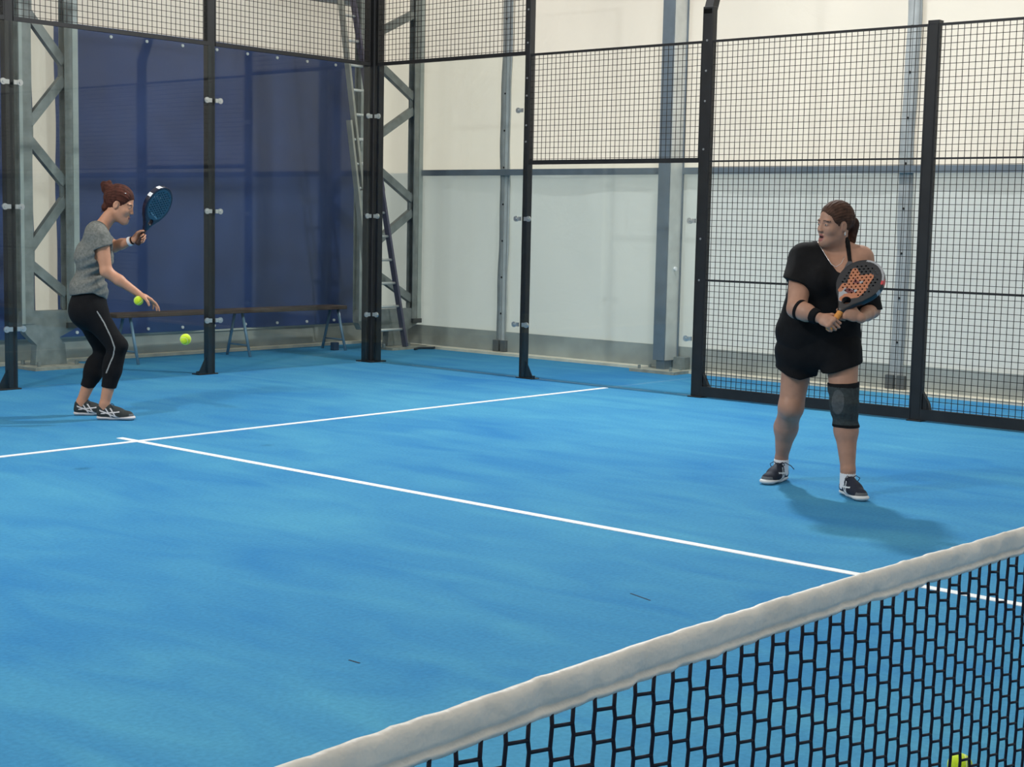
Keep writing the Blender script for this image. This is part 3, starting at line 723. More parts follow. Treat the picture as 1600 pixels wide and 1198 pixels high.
def shoe(fr, heel, yaw, L, label_mats, root, tilt=0., name='shoe', loose=False):
    """heel: local floor point under the heel's back; yaw: angle of the toe direction in the local frame"""
    d = V(math.cos(yaw), math.sin(yaw), 0); s = V(-d[1], d[0], 0)
    def T(Q): return Q
    F = Field((-.02, -.075, -.005), (L+.03, .075, .15), .003)
    w0 = .034; w1 = .043
    F.cap((.035, 0, .045), (.04, 0, .078), .033, .034, .0); F.cap((.05, 0, .042), (L*.5, 0, .038), .038, .040, .02)
    F.cap((L*.5, 0, .036), (L-.052, -.002, .024), .043, .041, .03)
    F.cap((.07, 0, .088), (L*.58, 0, .052), .030, .034, .02)
    F.cap((.055, 0, .14), (.055, 0, .088), .027, .029, .006, op='s')
    F.half((0, 0, .112), (-.35, 0, 1)); F.half((0, 0, .022), (0, 0, -1), .002)
    uppers, white, grey = label_mats
    def paint(Q):
        x, y, z = Q.T; m = np.zeros(len(Q)); sd = np.abs(y) > .02
        u_ = x/L
        for c0, k1, k2 in ((.34, .55, .0), (.47, .55, .0)): m = np.where(sd & (np.abs(u_-(c0-(z-.05)*2.6)) < .020) & (z < .085), 1, m)
        m = np.where(sd & (np.abs(z-(.070-.10*(u_-.1))) < .0045) & (u_ < .62) & (u_ > .10), 1, m)
        m = np.where(sd & (np.abs(z-(.046+.030*(u_-.1))) < .004) & (u_ < .62) & (u_ > .14), 1, m)
        m = np.where((u_ > .86) & (z < .046), 2, m)
        return m
    Ro = np.array([[d[0], s[0], 0], [d[1], s[1], 0], [0, 0, 1.]])
    up_ = sdf_obj(name, F, [uppers, white, grey], root, paint, 2, (Ro, heel))
    G = Field((-.02, -.075, -.01), (L+.03, .075, .05), .003)
    G.cap((.036, 0, .016), (L*.45, .004, .016), .037, .036, .0, (0, 0, 1), .5); G.cap((L*.45, .002, .016), (L-.046, -.002, .018), .037, .047, .02, (0, 0, 1), .42)
    G.half((0, 0, .0), (0, 0, -1), .003); G.half((0, 0, .031), (0, 0, 1), .003)
    so = sdf_obj('sole', G, [white], up_, None, 1, (Ro, heel))
    lb = MB()
    def W3(x, y, z): return Ro@np.array([x, y, z])+heel
    for k in range(5):
        x = L*.40+k*.018; zt_ = .089-(x-L*.36)*.30
        lb.tube([W3(x, -.020, zt_-.010), W3(x+.004, -.010, zt_), W3(x+.006, .0, zt_+.003), W3(x+.004, .010, zt_), W3(x, .020, zt_-.010)], .0028, 6)
    z0 = .100
    lb.tube([W3(L*.37, 0, z0), W3(L*.36, .028, z0+.014), W3(L*.40, .046, z0+.002), W3(L*.44, .03, z0-.014)], .0024, 6)
    lb.tube([W3(L*.37, 0, z0), W3(L*.38, -.026, z0+.014), W3(L*.42, -.044, z0+.0), W3(L*.45, -.03, z0-.016)], .0024, 6)
    if loose: lb.tube([W3(L*.37, .0, z0), W3(L*.32, .04, z0+.012), W3(L*.30, .075, z0-.004), W3(L*.32, .095, z0-.02)], .0026, 6)
    lb.build('laces', SHOE_N if not loose else mat('lace_navy', (.02, .03, .06), .8), up_, smooth=True)
    return up_, Ro

def racket(name, origin, axis, normal, label, face_m, edge_m, grip_m, extra, paint, L=.455, W_=.26):
    """origin: butt of the handle (world), axis: butt to tip, normal: face normal"""
    a = nrm(axis); n = nrm(np.array(normal)-(np.array(normal)@a)*a); x = np.cross(a, n)
    t = bpy.data.objects.new(name, None); C.objects.link(t); tag(t, label, 'racket'); t.empty_display_size = .1
    M_ = Matrix.Identity(4)
    for i in range(3): M_[i][0], M_[i][1], M_[i][2], M_[i][3] = x[i], a[i], n[i], origin[i]
    t.matrix_world = M_
    hy = L-.135
    F = Field((-.15, .10, -.028), (.15, L+.02, .028), .003)
    F.ell((0, hy, 0), (W_/2, .137, 10), None, .0)
    F.cap((-.052, hy-.095, 0), (0, .13, 0), .034, .018, .02); F.cap((.052, hy-.095, 0), (0, .13, 0), .034, .018, .02)
    F.ell((0, hy-.137, 0), (.024, .021, 10), None, .008, 's')
    Zc = F.ax[2][None, None, :]; dz = np.abs(Zc)-.019
    D2 = F.F.copy(); q1 = np.maximum(D2+.006, 0); q2 = np.maximum(dz+.006, 0)
    F.F = (np.minimum(np.maximum(D2+.006, dz+.006), 0)+np.sqrt(q1*q1+q2*q2)-.006).astype(np.float32)
    for i in range(-4, 5):
        for j in range(-4, 5):
            px_, py_ = i*.021, hy+j*.021+(.0105 if i % 2 else 0)
            if (px_/.095)**2+((py_-hy)/.100)**2 < 1:
                sl, X, Y, Z = F.sub((px_-.012, py_-.012, -.03), (px_+.012, py_+.012, .03)); d = np.sqrt((X-px_)**2+(Y-py_)**2)-.0046+0*Z
                F.put(sl, d.astype(np.float32), .001, 's')
    sdf_obj('face', F, [face_m, edge_m]+extra, t, paint(hy), 1)
    g = MB(); pts = [(0, k*.0065, 0) for k in range(0, 22)]; 
    G = Field((-.03, -.01, -.03), (.03, .15, .03), .003)
    G.cap((0, .012, 0), (0, .14, 0), .0175, .0165, 0, (0, 0, 1), .86); G.cap((0, .006, 0), (0, .010, 0), .021, .021, .006, (0, 0, 1), .86)
    G.disp(lambda X, Y, Z: .0010*np.sin(Y*2*math.pi/.02+np.arctan2(Z, X)))
    sdf_obj('grip', G, [grip_m], t, None, 1)
    return t

# ================================================================== woman in black (right)
def woman_black():
    fr = Frame(1.77, 3.02)
    root = empty('person', fr.B.tolist(), fr.rz, 'woman in black T-shirt and shorts with a knee brace, holding a racket in both hands', 'person')
    X_ = V(1, 0, 0); Y_ = V(0, 1, 0); Z_ = V(0, 0, 1)
    # feet
    hl = fr.floor(1226, 742); tl2 = fr.floor(1205, 753); hr = fr.floor(1313, 759); trr = fr.floor(1357, 777)
    yl = math.atan2(-.90, -.40); yr = math.atan2((trr-hr)[1], (trr-hr)[0])
    hipL = fr(1249, 545, .06); kneeL = fr(1236, 636, .02); calfL = fr(1228, 668, .12); ankL = fr(1221, 716, .19)
    hipR = fr(1315, 545, -.02); kneeR = fr(1319, 632, -.13); calfR = fr(1322, 672, -.13); ankR = fr(1325, 735, -.17)
    heelL = V(ankL[0], ankL[1], 0)-V(math.cos(yl), math.sin(yl), 0)*.055; heelR = V(ankR[0], ankR[1], 0)-V(math.cos(yr), math.sin(yr), 0)*.055
    # torso
    pelv = fr(1280, 535, 0); waist = fr(1283, 480, .0); chest = fr(1297, 430, -.01); neckb = fr(1304, 392, .01)
    shL = fr(1254, 403, .0); shR = fr(1347, 404, .02)
    # racket
    grip0 = fr(1295, 513, -.34); tip = fr(1365, 412, -.16)
    ax_ = nrm(tip-grip0); nr = V(-.50, -.86, .05)
    elL = fr(1245, 482, -.21); elR = fr(1362, 484, .02)
    H1 = grip0+ax_*.045; H2 = grip0+ax_*.150
    n1 = nrm(V(.15, 1, .1)); K1 = H1-n1*.032-V(.004, 0, .0); wrL = fr(1279, 496, -.30)
    n2 = nrm(V(-.1, .9, -.45)); n2 = nrm(V(.1, .55, .9)); K2 = H2-n2*.034+V(.01, 0, 0); wrR = fr(1345, 497, -.27)
    def body(F, with_arms=True):
        F.cap(hipL, kneeL, .092, .068, .03); F.cap(kneeL, calfL, .066, .064, .03); F.cap(calfL, ankL, .064, .034, .03)
        F.cap(ankL, V(ankL[0], ankL[1], .05), .035, .036, .02)
        F.ell(kneeL+V(-.01, -.035, 0), (.042, .040, .05), None, .03)
        F.ell(fr(1230, 662, .15), (.052, .056, .10), None, .03)
        F.cap(hipR, kneeR, .096, .068, .03); F.cap(kneeR, calfR, .067, .063, .03); F.cap(calfR, ankR, .062, .038, .03)
        F.cap(ankR, V(ankR[0], ankR[1], .05), .038, .038, .02)
        F.ell(fr(1322, 668, -.08), (.052, .056, .10), None, .03)
        F.cap(pelv-V(.06, 0, 0), pelv+V(.06, 0, 0), .135, .135, .04, Y_, .88)
        F.cap(waist-V(.05, 0, 0), waist+V(.05, 0, 0), .125, .125, .05, Y_, .88)
        F.cap(chest-V(.075, 0, 0), chest+V(.070, 0, 0), .125, .125, .06, Y_, .95)
        F.ell(fr(1275, 440, -.11), (.078, .065, .080), None, .04); F.ell(fr(1324, 441, -.11), (.078, .065, .080), None, .04)
        F.cap(shL+V(.02, 0, -.01), shR-V(.02, 0, -.0), .070, .070, .04, Y_, .9)
        F.cap(fr(1283, 392, .02), fr(1321, 392, .02), .052, .052, .05)
    F = Field((-.36, -.50, -.01), (.46, .36, 1.80), .0042)
    body(F)
    hc = fr(1304, 350, -.04); f = nrm(V(-.80, -.60, -.06)); u = nrm(V(.10, 0, 1))
    P, B, fpaint = head(F, hc, f, u, .99, True)
    F.cap(fr(1305, 398, .02), P(0, -.02, -.05), .063, .057, .03)
    F.ell(P(0, .03, -.092), V(.045, .05, .028), B, .03)
    # arms
    F.cap(shL, elL, .068, .053, .03); F.cap(elL, elL*.55+wrL*.45, .052, .047, .02); F.cap(elL*.55+wrL*.45, wrL, .047, .029, .02)
    F.cap(shR, elR, .064, .046, .03); F.cap(elR, elR*.55+wrR*.45, .043, .038, .02); F.cap(elR*.55+wrR*.45, wrR, .038, .027, .02)
    hand(F, wrL, K1, n1, ax_, [(52, 82, 45), (58, 84, 45), (62, 84, 45), (66, 84, 45)], (.8, .9), 1.0)
    hand(F, wrR, K2, n2, ax_, [(45, 75, 45), (50, 78, 45), (55, 80, 45), (60, 80, 45)], (.8, .9), 1.0)
    sdf_obj('body', F, [SKIN1, LIPS, MOUTH, EYEW, IRIS, mat('brow_brown', (.09, .05, .035), .8)], root, fpaint, 2)
    # hair
    H = Field(P(0, 0, 0)-.22, P(0, 0, 0)+.22, .0035)
    sc = .99
    H.ell(P(0, -.018, .036), V(.083, .102, .097)*sc, B, .0)
    H.ell(P(0, .095, -.030), V(.088, .086, .098)*sc, B, .008, 's')
    H.ell(P(0, .00, -.095), V(.11, .085, .055)*sc, B, .006, 's')
    for q in (-1, 1): H.ell(P(q*.085, .0, -.010), V(.022, .024, .034)*sc, B, .006, 's')
    H.ell(P(0, -.118, .005), V(.034, .034, .034)*sc, B, .02)
    H.cap(P(.0, -.135, -.01), P(.012, -.128, -.10), .030, .022, .015); H.cap(P(.012, -.128, -.10), P(.02, -.105, -.150), .022, .010, .01)
    s_, f_, u_ = B
    def strands(X, Y, Z):
        a = (X-hc[0])*s_[0]+(Y-hc[1])*s_[1]+(Z-hc[2])*s_[2]; b = (X-hc[0])*f_[0]+(Y-hc[1])*f_[1]+(Z-hc[2])*f_[2]; c = (X-hc[0])*u_[0]+(Y-hc[1])*u_[1]+(Z-hc[2])*u_[2]
        th = np.arctan2(a, c+.02*0+.001)
        return .0011*np.sin(th*40+b*30)+.0009*np.sin(th*71+b*18+2)+.001*np.sin(b*180+a*60)
    H.disp(strands)
    hair = mat('brown_hair', (.060, .030, .020), .75, 0, .2, .4, 40)
    ho = sdf_obj('hair', H, [hair], root, None, 1)
    e = MB(); e.tube([P(.081, -.012, -.048)+.009*V(math.cos(k*.7)*.2, math.cos(k*.7)*.3, math.sin(k*.7)) for k in range(9)], .0022, 6, closed=True); e.build('earring', mat('silver', (.8, .8, .8), .2, 1), root, smooth=True); e = MB()
    e.tube([P(-.081, -.012, -.048)+.009*V(math.cos(k*.7)*.2, math.cos(k*.7)*.3, math.sin(k*.7)) for k in range(9)], .0022, 6, closed=True)
    e.build('earring', mat('silver', (.8, .8, .8), .2, 1), root, smooth=True)
    px2 = lambda pts, d=-.12: [(fr(x, y, d)[0], fr(x, y, d)[2]) for x, y in pts]
    # t-shirt
    T = Field((-.36, -.36, .78), (.46, .34, 1.62), .0048)
    T.cap(fr(1258, 520, .01), fr(1299, 520, .01), .165, .165, .05, Y_, .98); T.cap(fr(1268, 475, 0), fr(1301, 472, 0), .150, .150, .07, Y_, .98)
    T.cap(chest-V(.083, 0, 0), chest+V(.078, 0, 0), .137, .137, .07, Y_, .97)
    T.ell(fr(1275, 440, -.115), (.088, .075, .088), None, .04); T.ell(fr(1324, 441, -.115), (.088, .075, .088), None, .04)
    T.cap(shL+V(.02, 0, -.01), shR-V(.02, 0, 0), .080, .080, .04, Y_, .92)
    T.cap(fr(1283, 392, .02), fr(1321, 392, .02), .060, .060, .05)
    S1 = Field((-.36, -.36, .78), (.46, .34, 1.62), .0048); S1.cap(shL, fr(1244, 455, -.135), .084, .086, .03); S1.half(fr(1240, 439, -.1), V(-.35, -.1, -1), .004); T.put((slice(None),)*3, S1.F, .03)
    S1 = Field((-.36, -.36, .78), (.46, .34, 1.62), .0048); S1.cap(fr(1347, 418, .02), fr(1357, 490, .02), .072, .078, .03); S1.half(fr(1357, 483, 0), V(0, 0, -1), .004); T.put((slice(None),)*3, S1.F, .02)
    T.cut(px2([(1264, 360), (1272, 373), (1284, 386), (1296, 409), (1308, 423), (1322, 428), (1336, 424), (1347, 414), (1362, 412), (1374, 420), (1395, 402), (1395, 340), (1264, 340)], -.10), .004)
    T.disp(folds(.0036, 26, 1.2, .5))
    sdf_obj('t_shirt', T, [BLACKC], root, None, 2)
    # sports top under it
    U = Field((-.36, -.36, 1.0), (.46, .34, 1.66), .004)
    U.cap(chest-V(.077, 0, 0), chest+V(.072, 0, 0), .1315, .1315, .06, Y_, .95); U.ell(fr(1275, 440, -.11), (.083, .070, .085), None, .04); U.ell(fr(1324, 441, -.11), (.083, .070, .085), None, .04)
    U.cap(shL+V(.02, 0, -.01), shR-V(.02, 0, 0), .0745, .0745, .04, Y_, .9); U.cap(fr(1283, 392, .02), fr(1321, 392, .02), .0565, .0565, .05); U.cap(fr(1305, 398, .02), P(0, -.02, -.05), .0668, .060, .03)
    U.keep(px2([(1316, 431), (1318, 420), (1325, 408), (1320, 371), (1328, 369), (1331, 405), (1337, 428), (1330, 440)], -.12), .002)
    U.half(fr(1300, 380, .0), V(0, 1, 0), .002)
    def up(Q): return np.where(Q[:, 2] < fr(1325, 408, -.1)[2], 1, 0)
    sdf_obj('sports_top', U, [BLACKC, mat('grey_lycra', (.07, .07, .08), .7)], root, up, 1)
    nk = MB(); 
    cpts = [fr(1281, 384, -.085), fr(1286, 392, -.10), fr(1292, 402, -.118), fr(1299, 413, -.142), fr(1306, 417, -.150), fr(1314, 412, -.138), fr(1320, 400, -.11)]
    nk.tube(cpts, .0016, 5); nk.build('necklace', mat('silver', (.8, .8, .8), .2, 1), root, smooth=True)
    # shorts
    G = Field((-.38, -.32, .48), (.38, .34, 1.15), .0045)
    G.cap(fr(1257, 548, .02), fr(1302, 545, .0), .160, .158, .04, Y_, .95); G.cap(fr(1260, 510, .0), fr(1300, 510, 0), .155, .155, .05, Y_, .95)
    G.cap(fr(1247, 552, .05), fr(1243, 592, .03), .122, .124, .02); G.cap(fr(1314, 548, -.04), fr(1315, 590, -.06), .118, .120, .02)
    G.keep(px2([(1195, 480), (1200, 572), (1211, 577), (1232, 588), (1250, 593), (1277, 590), (1280, 577), (1285, 583), (1310, 578), (1346, 568), (1360, 560), (1360, 480)], -.08), .004)
    G.disp(folds(.0045, 20, 3.1, .9))
    sdf_obj('shorts', G, [BLACKC], root, None, 2)
    # knee brace
    Kf = Field(fr(1319, 640, -.13)-V(.15, .2, .26), fr(1319, 640, -.13)+V(.15, .2, .26), .004)
    Kf.cap(hipR, kneeR, .110, .075, .03); Kf.cap(kneeR, calfR, .072, .068, .03); Kf.cap(calfR, ankR, .066, .043, .03); Kf.ell(fr(1322, 668, -.08), (.056, .060, .10), None, .03)
    za, zb_ = fr(1319, 601, -.15)[2], fr(1319, 667, -.15)[2]
    Kf.half(V(0, 0, za), V(-.06, -.0, 1), .004); Kf.half(V(0, 0, zb_), V(0, 0, -1), .004)
    Kf.disp(lambda X, Y, Z: .0016*np.sin(Z*95+np.sin(X*40)))
    def kp(Q):
        m = np.where((Q[:, 2] > za-.016) | (Q[:, 2] < zb_+.016), 1, 0)
        c = (Q[:, 0]-(kneeR[0]-.035))**2/.0011+(Q[:, 2]-(kneeR[2]+.02))**2/.0045
        return np.where((c < 1) & (Q[:, 1] < kneeR[1]) & (m == 0), 2, m)
    sdf_obj('knee_brace', Kf, [mat('charcoal_knit', (.030, .040, .043), .85, 0, .3, .25, 60, .4, 300), BLACKC, mat('grey_knit', (.065, .075, .08), .85, 0, .3, .2, 60)], root, kp, 1)
    # bands
    def band(name, a, b, ra, rb, k0, k1, m_):
        a = np.array(a); b = np.array(b); d = nrm(b-a); p0 = a+(b-a)*k0; p1 = a+(b-a)*k1
        Bf = Field(np.minimum(p0, p1)-.1, np.maximum(p0, p1)+.1, .0035); Bf.cap(a, b, ra, rb, 0); Bf.half(p0, -d, .005); Bf.half(p1, d, .005)
        sdf_obj(name, Bf, [m_], root, None, 1)
    mid = elL*.55+wrL*.45
    band('elbow_band', elL, mid, .0605, .0545, .22, .50, BLACKC)
    band('wristband', mid, wrL, .0535, .0385, .52, 1.0, BLACKC)
    # socks, shoes
    for an, nm in ((ankL, 'sock'), (ankR, 'sock')):
        Sf = Field((an[0]-.08, an[1]-.08, .03), (an[0]+.08, an[1]+.08, .20), .0035)
        Sf.cap(V(an[0], an[1], .045), V(an[0], an[1], .128), .042, .0425, 0); Sf.half(V(0, 0, .126), Z_, .006); Sf.disp(lambda X, Y, Z: .0010*np.sin(np.arctan2(Y-an[1], X-an[0])*24))
        sdf_obj(nm, Sf, [WHITE_SOCK], root, None, 1)
    shoe(fr, heelL, yl, .265, (SHOE_N, SHOE_W, SHOE_G), root, loose=True)
    shoe(fr, heelR, yr, .275, (SHOE_N, SHOE_W, SHOE_G), root)
    # racket with orange lettering-like pattern on dark face
    def paint(hy):
        def fn(Q):
            x, y, z = Q[:, 0], Q[:, 1]-hy, Q[:, 2]; m = np.zeros(len(Q), int); edge = np.abs(z) < .0165; y0_, x0_ = y, x; y = (y+.022)/1.08; x = (x+.008)/1.05
            side = 1.0
            def seg(ax0, ay0, bx0, by0, w_):
                ex, ey = bx0-ax0, by0-ay0; t = np.clip(((x-ax0)*ex+(y-ay0)*ey)/(ex*ex+ey*ey), 0, 1); return np.hypot(x-ax0-t*ex, y-ay0-t*ey) < w_
            grey = seg(-.02, .02, .0, .0, .032) | seg(.012, -.045, -.03, -.055, .030) | seg(-.045, -.075, -.02, -.115, .012)
            org = seg(-.05, .060, -.035, -.002, .017) | seg(-.05, .060, .0, .030, .015) | seg(.0, .030, .045, .060, .018) | seg(.045, .060, .048, .0, .017) | seg(.048, .0, -.01, -.02, .015)
            org |= seg(-.055, -.035, .045, -.015, .013) | seg(-.055, -.035, -.055, -.065, .013) | seg(.055, -.01, .04, -.06, .018) | seg(.04, -.06, -.01, -.09, .017) | seg(-.01, -.09, -.02, -.108, .014)
            m = np.where(grey, 3, m); m = np.where(seg(-.012, .012, .004, -.004, .017) | seg(-.02, -.052, .01, -.058, .014), 4, m); m = np.where(org, 2, m)
            x, y = x0_, y0_; rr = np.hypot(x/.13, y/.137)
            m = np.where((rr > .90) & (y > .035) & (x > -.035), 3, m); m = np.where((rr > .90) & (x > .10) & (y > .02) & (y < .045), 5, m)
            m = np.where(edge, 1, m); m = np.where(edge & (y > .05) & (x > .02) & (x < .09), 3, m); m = np.where(edge & (x > .09) & (y > .03) & (y < .06), 5, m)
            m = np.where(edge & (y < -.01) & (y > -.035) & (x > .05), 3, m)
            m = np.where((Q[:, 1] < .165), 6, m)
            return m
        return fn
    tO = fr.world(grip0)
    racket('padel_racket', tO, fr.vec(ax_), fr.vec(nr), 'black padel racket with orange pattern held by the woman in black', mat('racket_black', (.012, .012, .015), .6), mat('racket_edge', (.012, .014, .015), .3),
           mat('yellow_orange_grip', (.62, .26, .05), .6), [mat('racket_orange', (.42, .15, .07), .5), mat('racket_silver', (.33, .34, .36), .35), mat('racket_darkred', (.12, .02, .02), .4), mat('racket_red', (.55, .05, .06), .4), mat('racket_throat', (.02, .016, .016), .4)], paint)
woman_black()

# ================================================================== woman in grey (left)
def woman_grey():
    fr = Frame(.45, 8.12)
    root = empty('person', fr.B.tolist(), fr.rz, 'woman in grey T-shirt and black capri leggings by the back glass, about to serve', 'person')
    Y_ = V(0, 1, 0); Z_ = V(0, 0, 1)
    hipN = fr(143, 488, -.085); kneeN = fr(184, 541, -.13); calfN = fr(176, 578, -.12); ankN = fr(163, 632, -.12)
    hipF = fr(138, 488, .085); kneeF = fr(163, 548, .12); calfF = fr(146, 582, .13); ankF = fr(127, 628, .14)
    yN = math.radians(-14); yF = math.radians(-5)
    heelN = V(ankN[0], ankN[1], 0)-V(math.cos(yN), math.sin(yN), 0)*.055; heelF = V(ankF[0], ankF[1], 0)-V(math.cos(yF), math.sin(yF), 0)*.055
    pelv = fr(140, 482, 0); waist = fr(139, 448, 0); chest = fr(144, 400, 0); upc = fr(150, 368, 0); neckb = fr(157, 352, 0)
    shN = fr(158, 371, -.155); shF = fr(158, 371, .155)
    elN = fr(166, 424, -.19); wrN = fr(217, 459, -.22)
    elF = fr(176, 383, .21); elF = fr(178, 385, .16); wrF = fr(209, 375, .06)
    sp = nrm(chest-pelv); nx = nrm(np.cross(Y_, sp)); nx = nx if nx[0] > 0 else -nx
    F = Field((-.34, -.38, -.01), (.56, .36, 1.84), .0042)
    def legs(F, g=0., k=.03):
        F.cap(hipN, kneeN, .088+g, .060+g*.7, k); F.cap(kneeN, calfN, .058+g*.7, .052+g, k); F.cap(calfN, ankN, .052+g, .034+g, k)
        F.cap(hipF, kneeF, .088+g, .060+g*.7, k); F.cap(kneeF, calfF, .058+g*.7, .052+g, k); F.cap(calfF, ankF, .052+g, .034+g, k)
        F.ell((calfN*.8+kneeN*.2)+V(-.022, 0, 0), (.044+g, .046+g, .09), None, .03); F.ell((calfF*.8+kneeF*.2)+V(-.022, 0, 0), (.044+g, .046+g, .09), None, .03)
        F.ell(fr(131, 486, -.075), (.088+g, .09+g, .10+g), None, .04); F.ell(fr(129, 486, .075), (.088+g, .09+g, .10+g), None, .04)
        F.cap(pelv-V(0, .055, 0), pelv+V(0, .055, 0), .125+g, .125+g, .05, V(1, 0, 0), .92)
    legs(F)
    for a in (ankN, ankF): F.cap(a, V(a[0]-.003, a[1], .05), .033, .035, .02)
    F.cap(waist-V(0, .045, 0), waist+V(0, .045, 0), .11, .11, .06, nx, .92)
    F.cap(chest-V(0, .06, 0), chest+V(0, .06, 0), .108, .108, .06, nx, .98)
    F.ell(fr(165, 402, -.06), (.055, .06, .06), None, .04); F.ell(fr(165, 402, .06), (.055, .06, .06), None, .04)
    F.cap(upc-V(0, .10, 0), upc+V(0, .10, 0), .075, .075, .05)
    F.cap(fr(153, 360, -.08), fr(153, 360, .08), .045, .045, .05)
    hc = fr(187, 320, -.02); f = nrm(V(.93, -.26, -.30)); u = nrm(V(.30, 0, 1))
    P, B, fpaint = head(F, hc, f, u, 1.02, False)
    F.cap(fr(156, 359, 0), P(0, -.03, -.06), .052, .048, .03)
    F.cap(shN, elN, .052, .041, .03); F.cap(elN, elN*.6+wrN*.4, .041, .037, .02); F.cap(elN*.6+wrN*.4, wrN, .037, .024, .02)
    F.cap(shF, elF, .052, .041, .03); F.cap(elF, elF*.6+wrF*.4, .041, .037, .02); F.cap(elF*.6+wrF*.4, wrF, .037, .024, .02)
    KN = fr(236, 468, -.22)
    hand(F, wrN, KN, nrm(V(-.55, .1, -.8)), V(0.1, -1, .1), [(14, 18, 10), (16, 20, 12), (20, 24, 14), (26, 28, 16)], (.7, .5), 1.0, .04)
    g0 = fr(215, 381, .05); gt = fr(254, 303, .02); ax_ = nrm(gt-g0)
    nF = nrm(V(.25, -1, .0)); H1 = g0+ax_*.06; KF = H1-nF*.032+V(.0, 0, 0)
    hand(F, wrF, KF, nF, ax_, [(50, 82, 45), (56, 84, 45), (60, 84, 45), (64, 84, 45)], (.8, .9), .95)
    sdf_obj('body', F, [SKIN2, LIPS, MOUTH, EYEW, IRIS, mat('brow_brown', (.09, .05, .035), .8)], root, fpaint, 2)
    # hair with bun
    H = Field(P(0, 0, 0)-.24, P(0, 0, 0)+.24, .0035); sc = 1.02
    H.ell(P(0, -.020, .042), V(.086, .106, .100)*sc, B, .0)
    H.ell(P(0, .095, -.034), V(.092, .082, .098)*sc, B, .008, 's'); H.ell(P(0, .035, -.12), V(.12, .10, .07)*sc, B, .006, 's')
    for q in (-1, 1): H.ell(P(q*.085, .002, -.010), V(.022, .024, .034)*sc, B, .006, 's')
    H.ell(P(.0, -.122, .085), V(.040, .038, .044), B, .012); H.ell(P(.01, -.148, .102), V(.022, .020, .022), B, .01); H.ell(P(0, -.115, .118), V(.020, .018, .024), B, .01)
    H.ell(P(0, -.085, -.045), V(.045, .030, .035), B, .02)
    s_, f_, u_ = B
    def strands(X, Y, Z):
        a = (X-hc[0])*s_[0]+(Y-hc[1])*s_[1]+(Z-hc[2])*s_[2]; b = (X-hc[0])*f_[0]+(Y-hc[1])*f_[1]+(Z-hc[2])*f_[2]; c = (X-hc[0])*u_[0]+(Y-hc[1])*u_[1]+(Z-hc[2])*u_[2]
        return .0010*np.sin(np.arctan2(a, c+.001)*34+b*50)+.0010*np.sin(a*160+c*120+b*90)
    H.disp(strands)
    sdf_obj('hair', H, [mat('auburn_hair', (.062, .019, .012), .75, 0, .2, .45, 40)], root, None, 1)
    st = MB()
    for k in range(10):
        a = random.uniform(-.03, .03); b0 = P(a, -.14+random.uniform(-.01, .02), .11); st.tube([b0, b0+V(random.uniform(-.03, .01), random.uniform(-.02, .02), random.uniform(.0, .035))], .0012, 4)
    st.build('hair_wisps', MATS['auburn_hair'], root)['kind'] = 'stuff'; st = MB()
    for k in range(8):
        a = random.uniform(-.03, .03); b0 = P(a, -.095, -.05); st.tube([b0, b0+V(random.uniform(-.02, .005), random.uniform(-.02, .02), -random.uniform(.02, .05))], .0014, 4)
    st.build('nape_wisps', MATS['auburn_hair'], root)['kind'] = 'stuff'
    MB().tube([P(.03*math.cos(t_), -.098, .072+.03*math.sin(t_)) for t_ in np.linspace(0, 6.28, 14)[:-1]], .004, 6, closed=True).build('hair_tie', mat('pale_hair_tie', (.45, .32, .25), .6), root, smooth=True)
    MB().tube([P(.062, .035, .088), P(.070, .015, .085)], .0035, 6).build('hair_clip', mat('silver', (.8, .8, .8), .2, 1), root, smooth=True)
    px2 = lambda pts, d=0.: [(fr(x, y, d)[0], fr(x, y, d)[2]) for x, y in pts]
    T = Field((-.34, -.36, .74), (.40, .36, 1.60), .0045)
    T.cap(fr(139, 458, -.05), fr(139, 458, .05), .134, .134, .04, V(1, 0, 0), .93); T.cap(waist-V(.004, .05, 0), waist+V(-.004, .05, 0), .127, .127, .05, nx, .95)
    T.cap(chest-V(0, .065, 0), chest+V(0, .065, 0), .124, .124, .08, nx, 1.0)
    T.ell(fr(164, 402, -.06), (.062, .07, .07), None, .04); T.ell(fr(164, 402, .06), (.062, .07, .07), None, .04)
    T.cap(upc-V(0, .105, 0), upc+V(0, .105, 0), .084, .084, .05); T.cap(fr(152, 358, -.08), fr(152, 358, .08), .053, .053, .05)
    T.cap(shN, fr(161, 388, -.175), .066, .072, .03); T.cap(shF, fr(166, 380, .17), .066, .068, .03)
    # near sleeve hem and neckline, waist hem
    T.cut(px2([(146, 391), (176, 381), (200, 381), (200, 470), (186, 470), (160, 432), (150, 410)], -.2), .003, (-.5, -.165))
    T.cap(P(0, -.02, -.10), fr(160, 352, 0), .062, .066, .01, op='s')
    T.keep(px2([(90, 330), (90, 452), (108, 463), (125, 458), (145, 458), (160, 464), (168, 470), (190, 470), (200, 330)], -.1), .004)
    def fold(X, Y, Z):
        w1 = np.sin(X*8+1)*1.2+np.sin(Y*12)
        z0 = fr(150, 425, -.1)[2]; e_ = np.exp(-((Z-z0)/.13)**2)*np.exp(-((X-fr(155, 425, -.1)[0])/.11)**2)
        return .0085*e_*np.sin(Z*100-X*45+w1)+.0028*np.sin(Z*30+X*24+w1*1.4)
    T.disp(fold)
    m_ = bpy.data.materials.new('grey_melange'); m_.use_nodes = True; nt = m_.node_tree; b = nt.nodes['Principled BSDF']; b.inputs['Roughness'].default_value = .9; b.inputs['Specular IOR Level'].default_value = .2
    tc = nt.nodes.new('ShaderNodeTexCoord'); n_ = nt.nodes.new('ShaderNodeTexNoise'); n_.inputs['Scale'].default_value = 70; n_.inputs['Detail'].default_value = 6
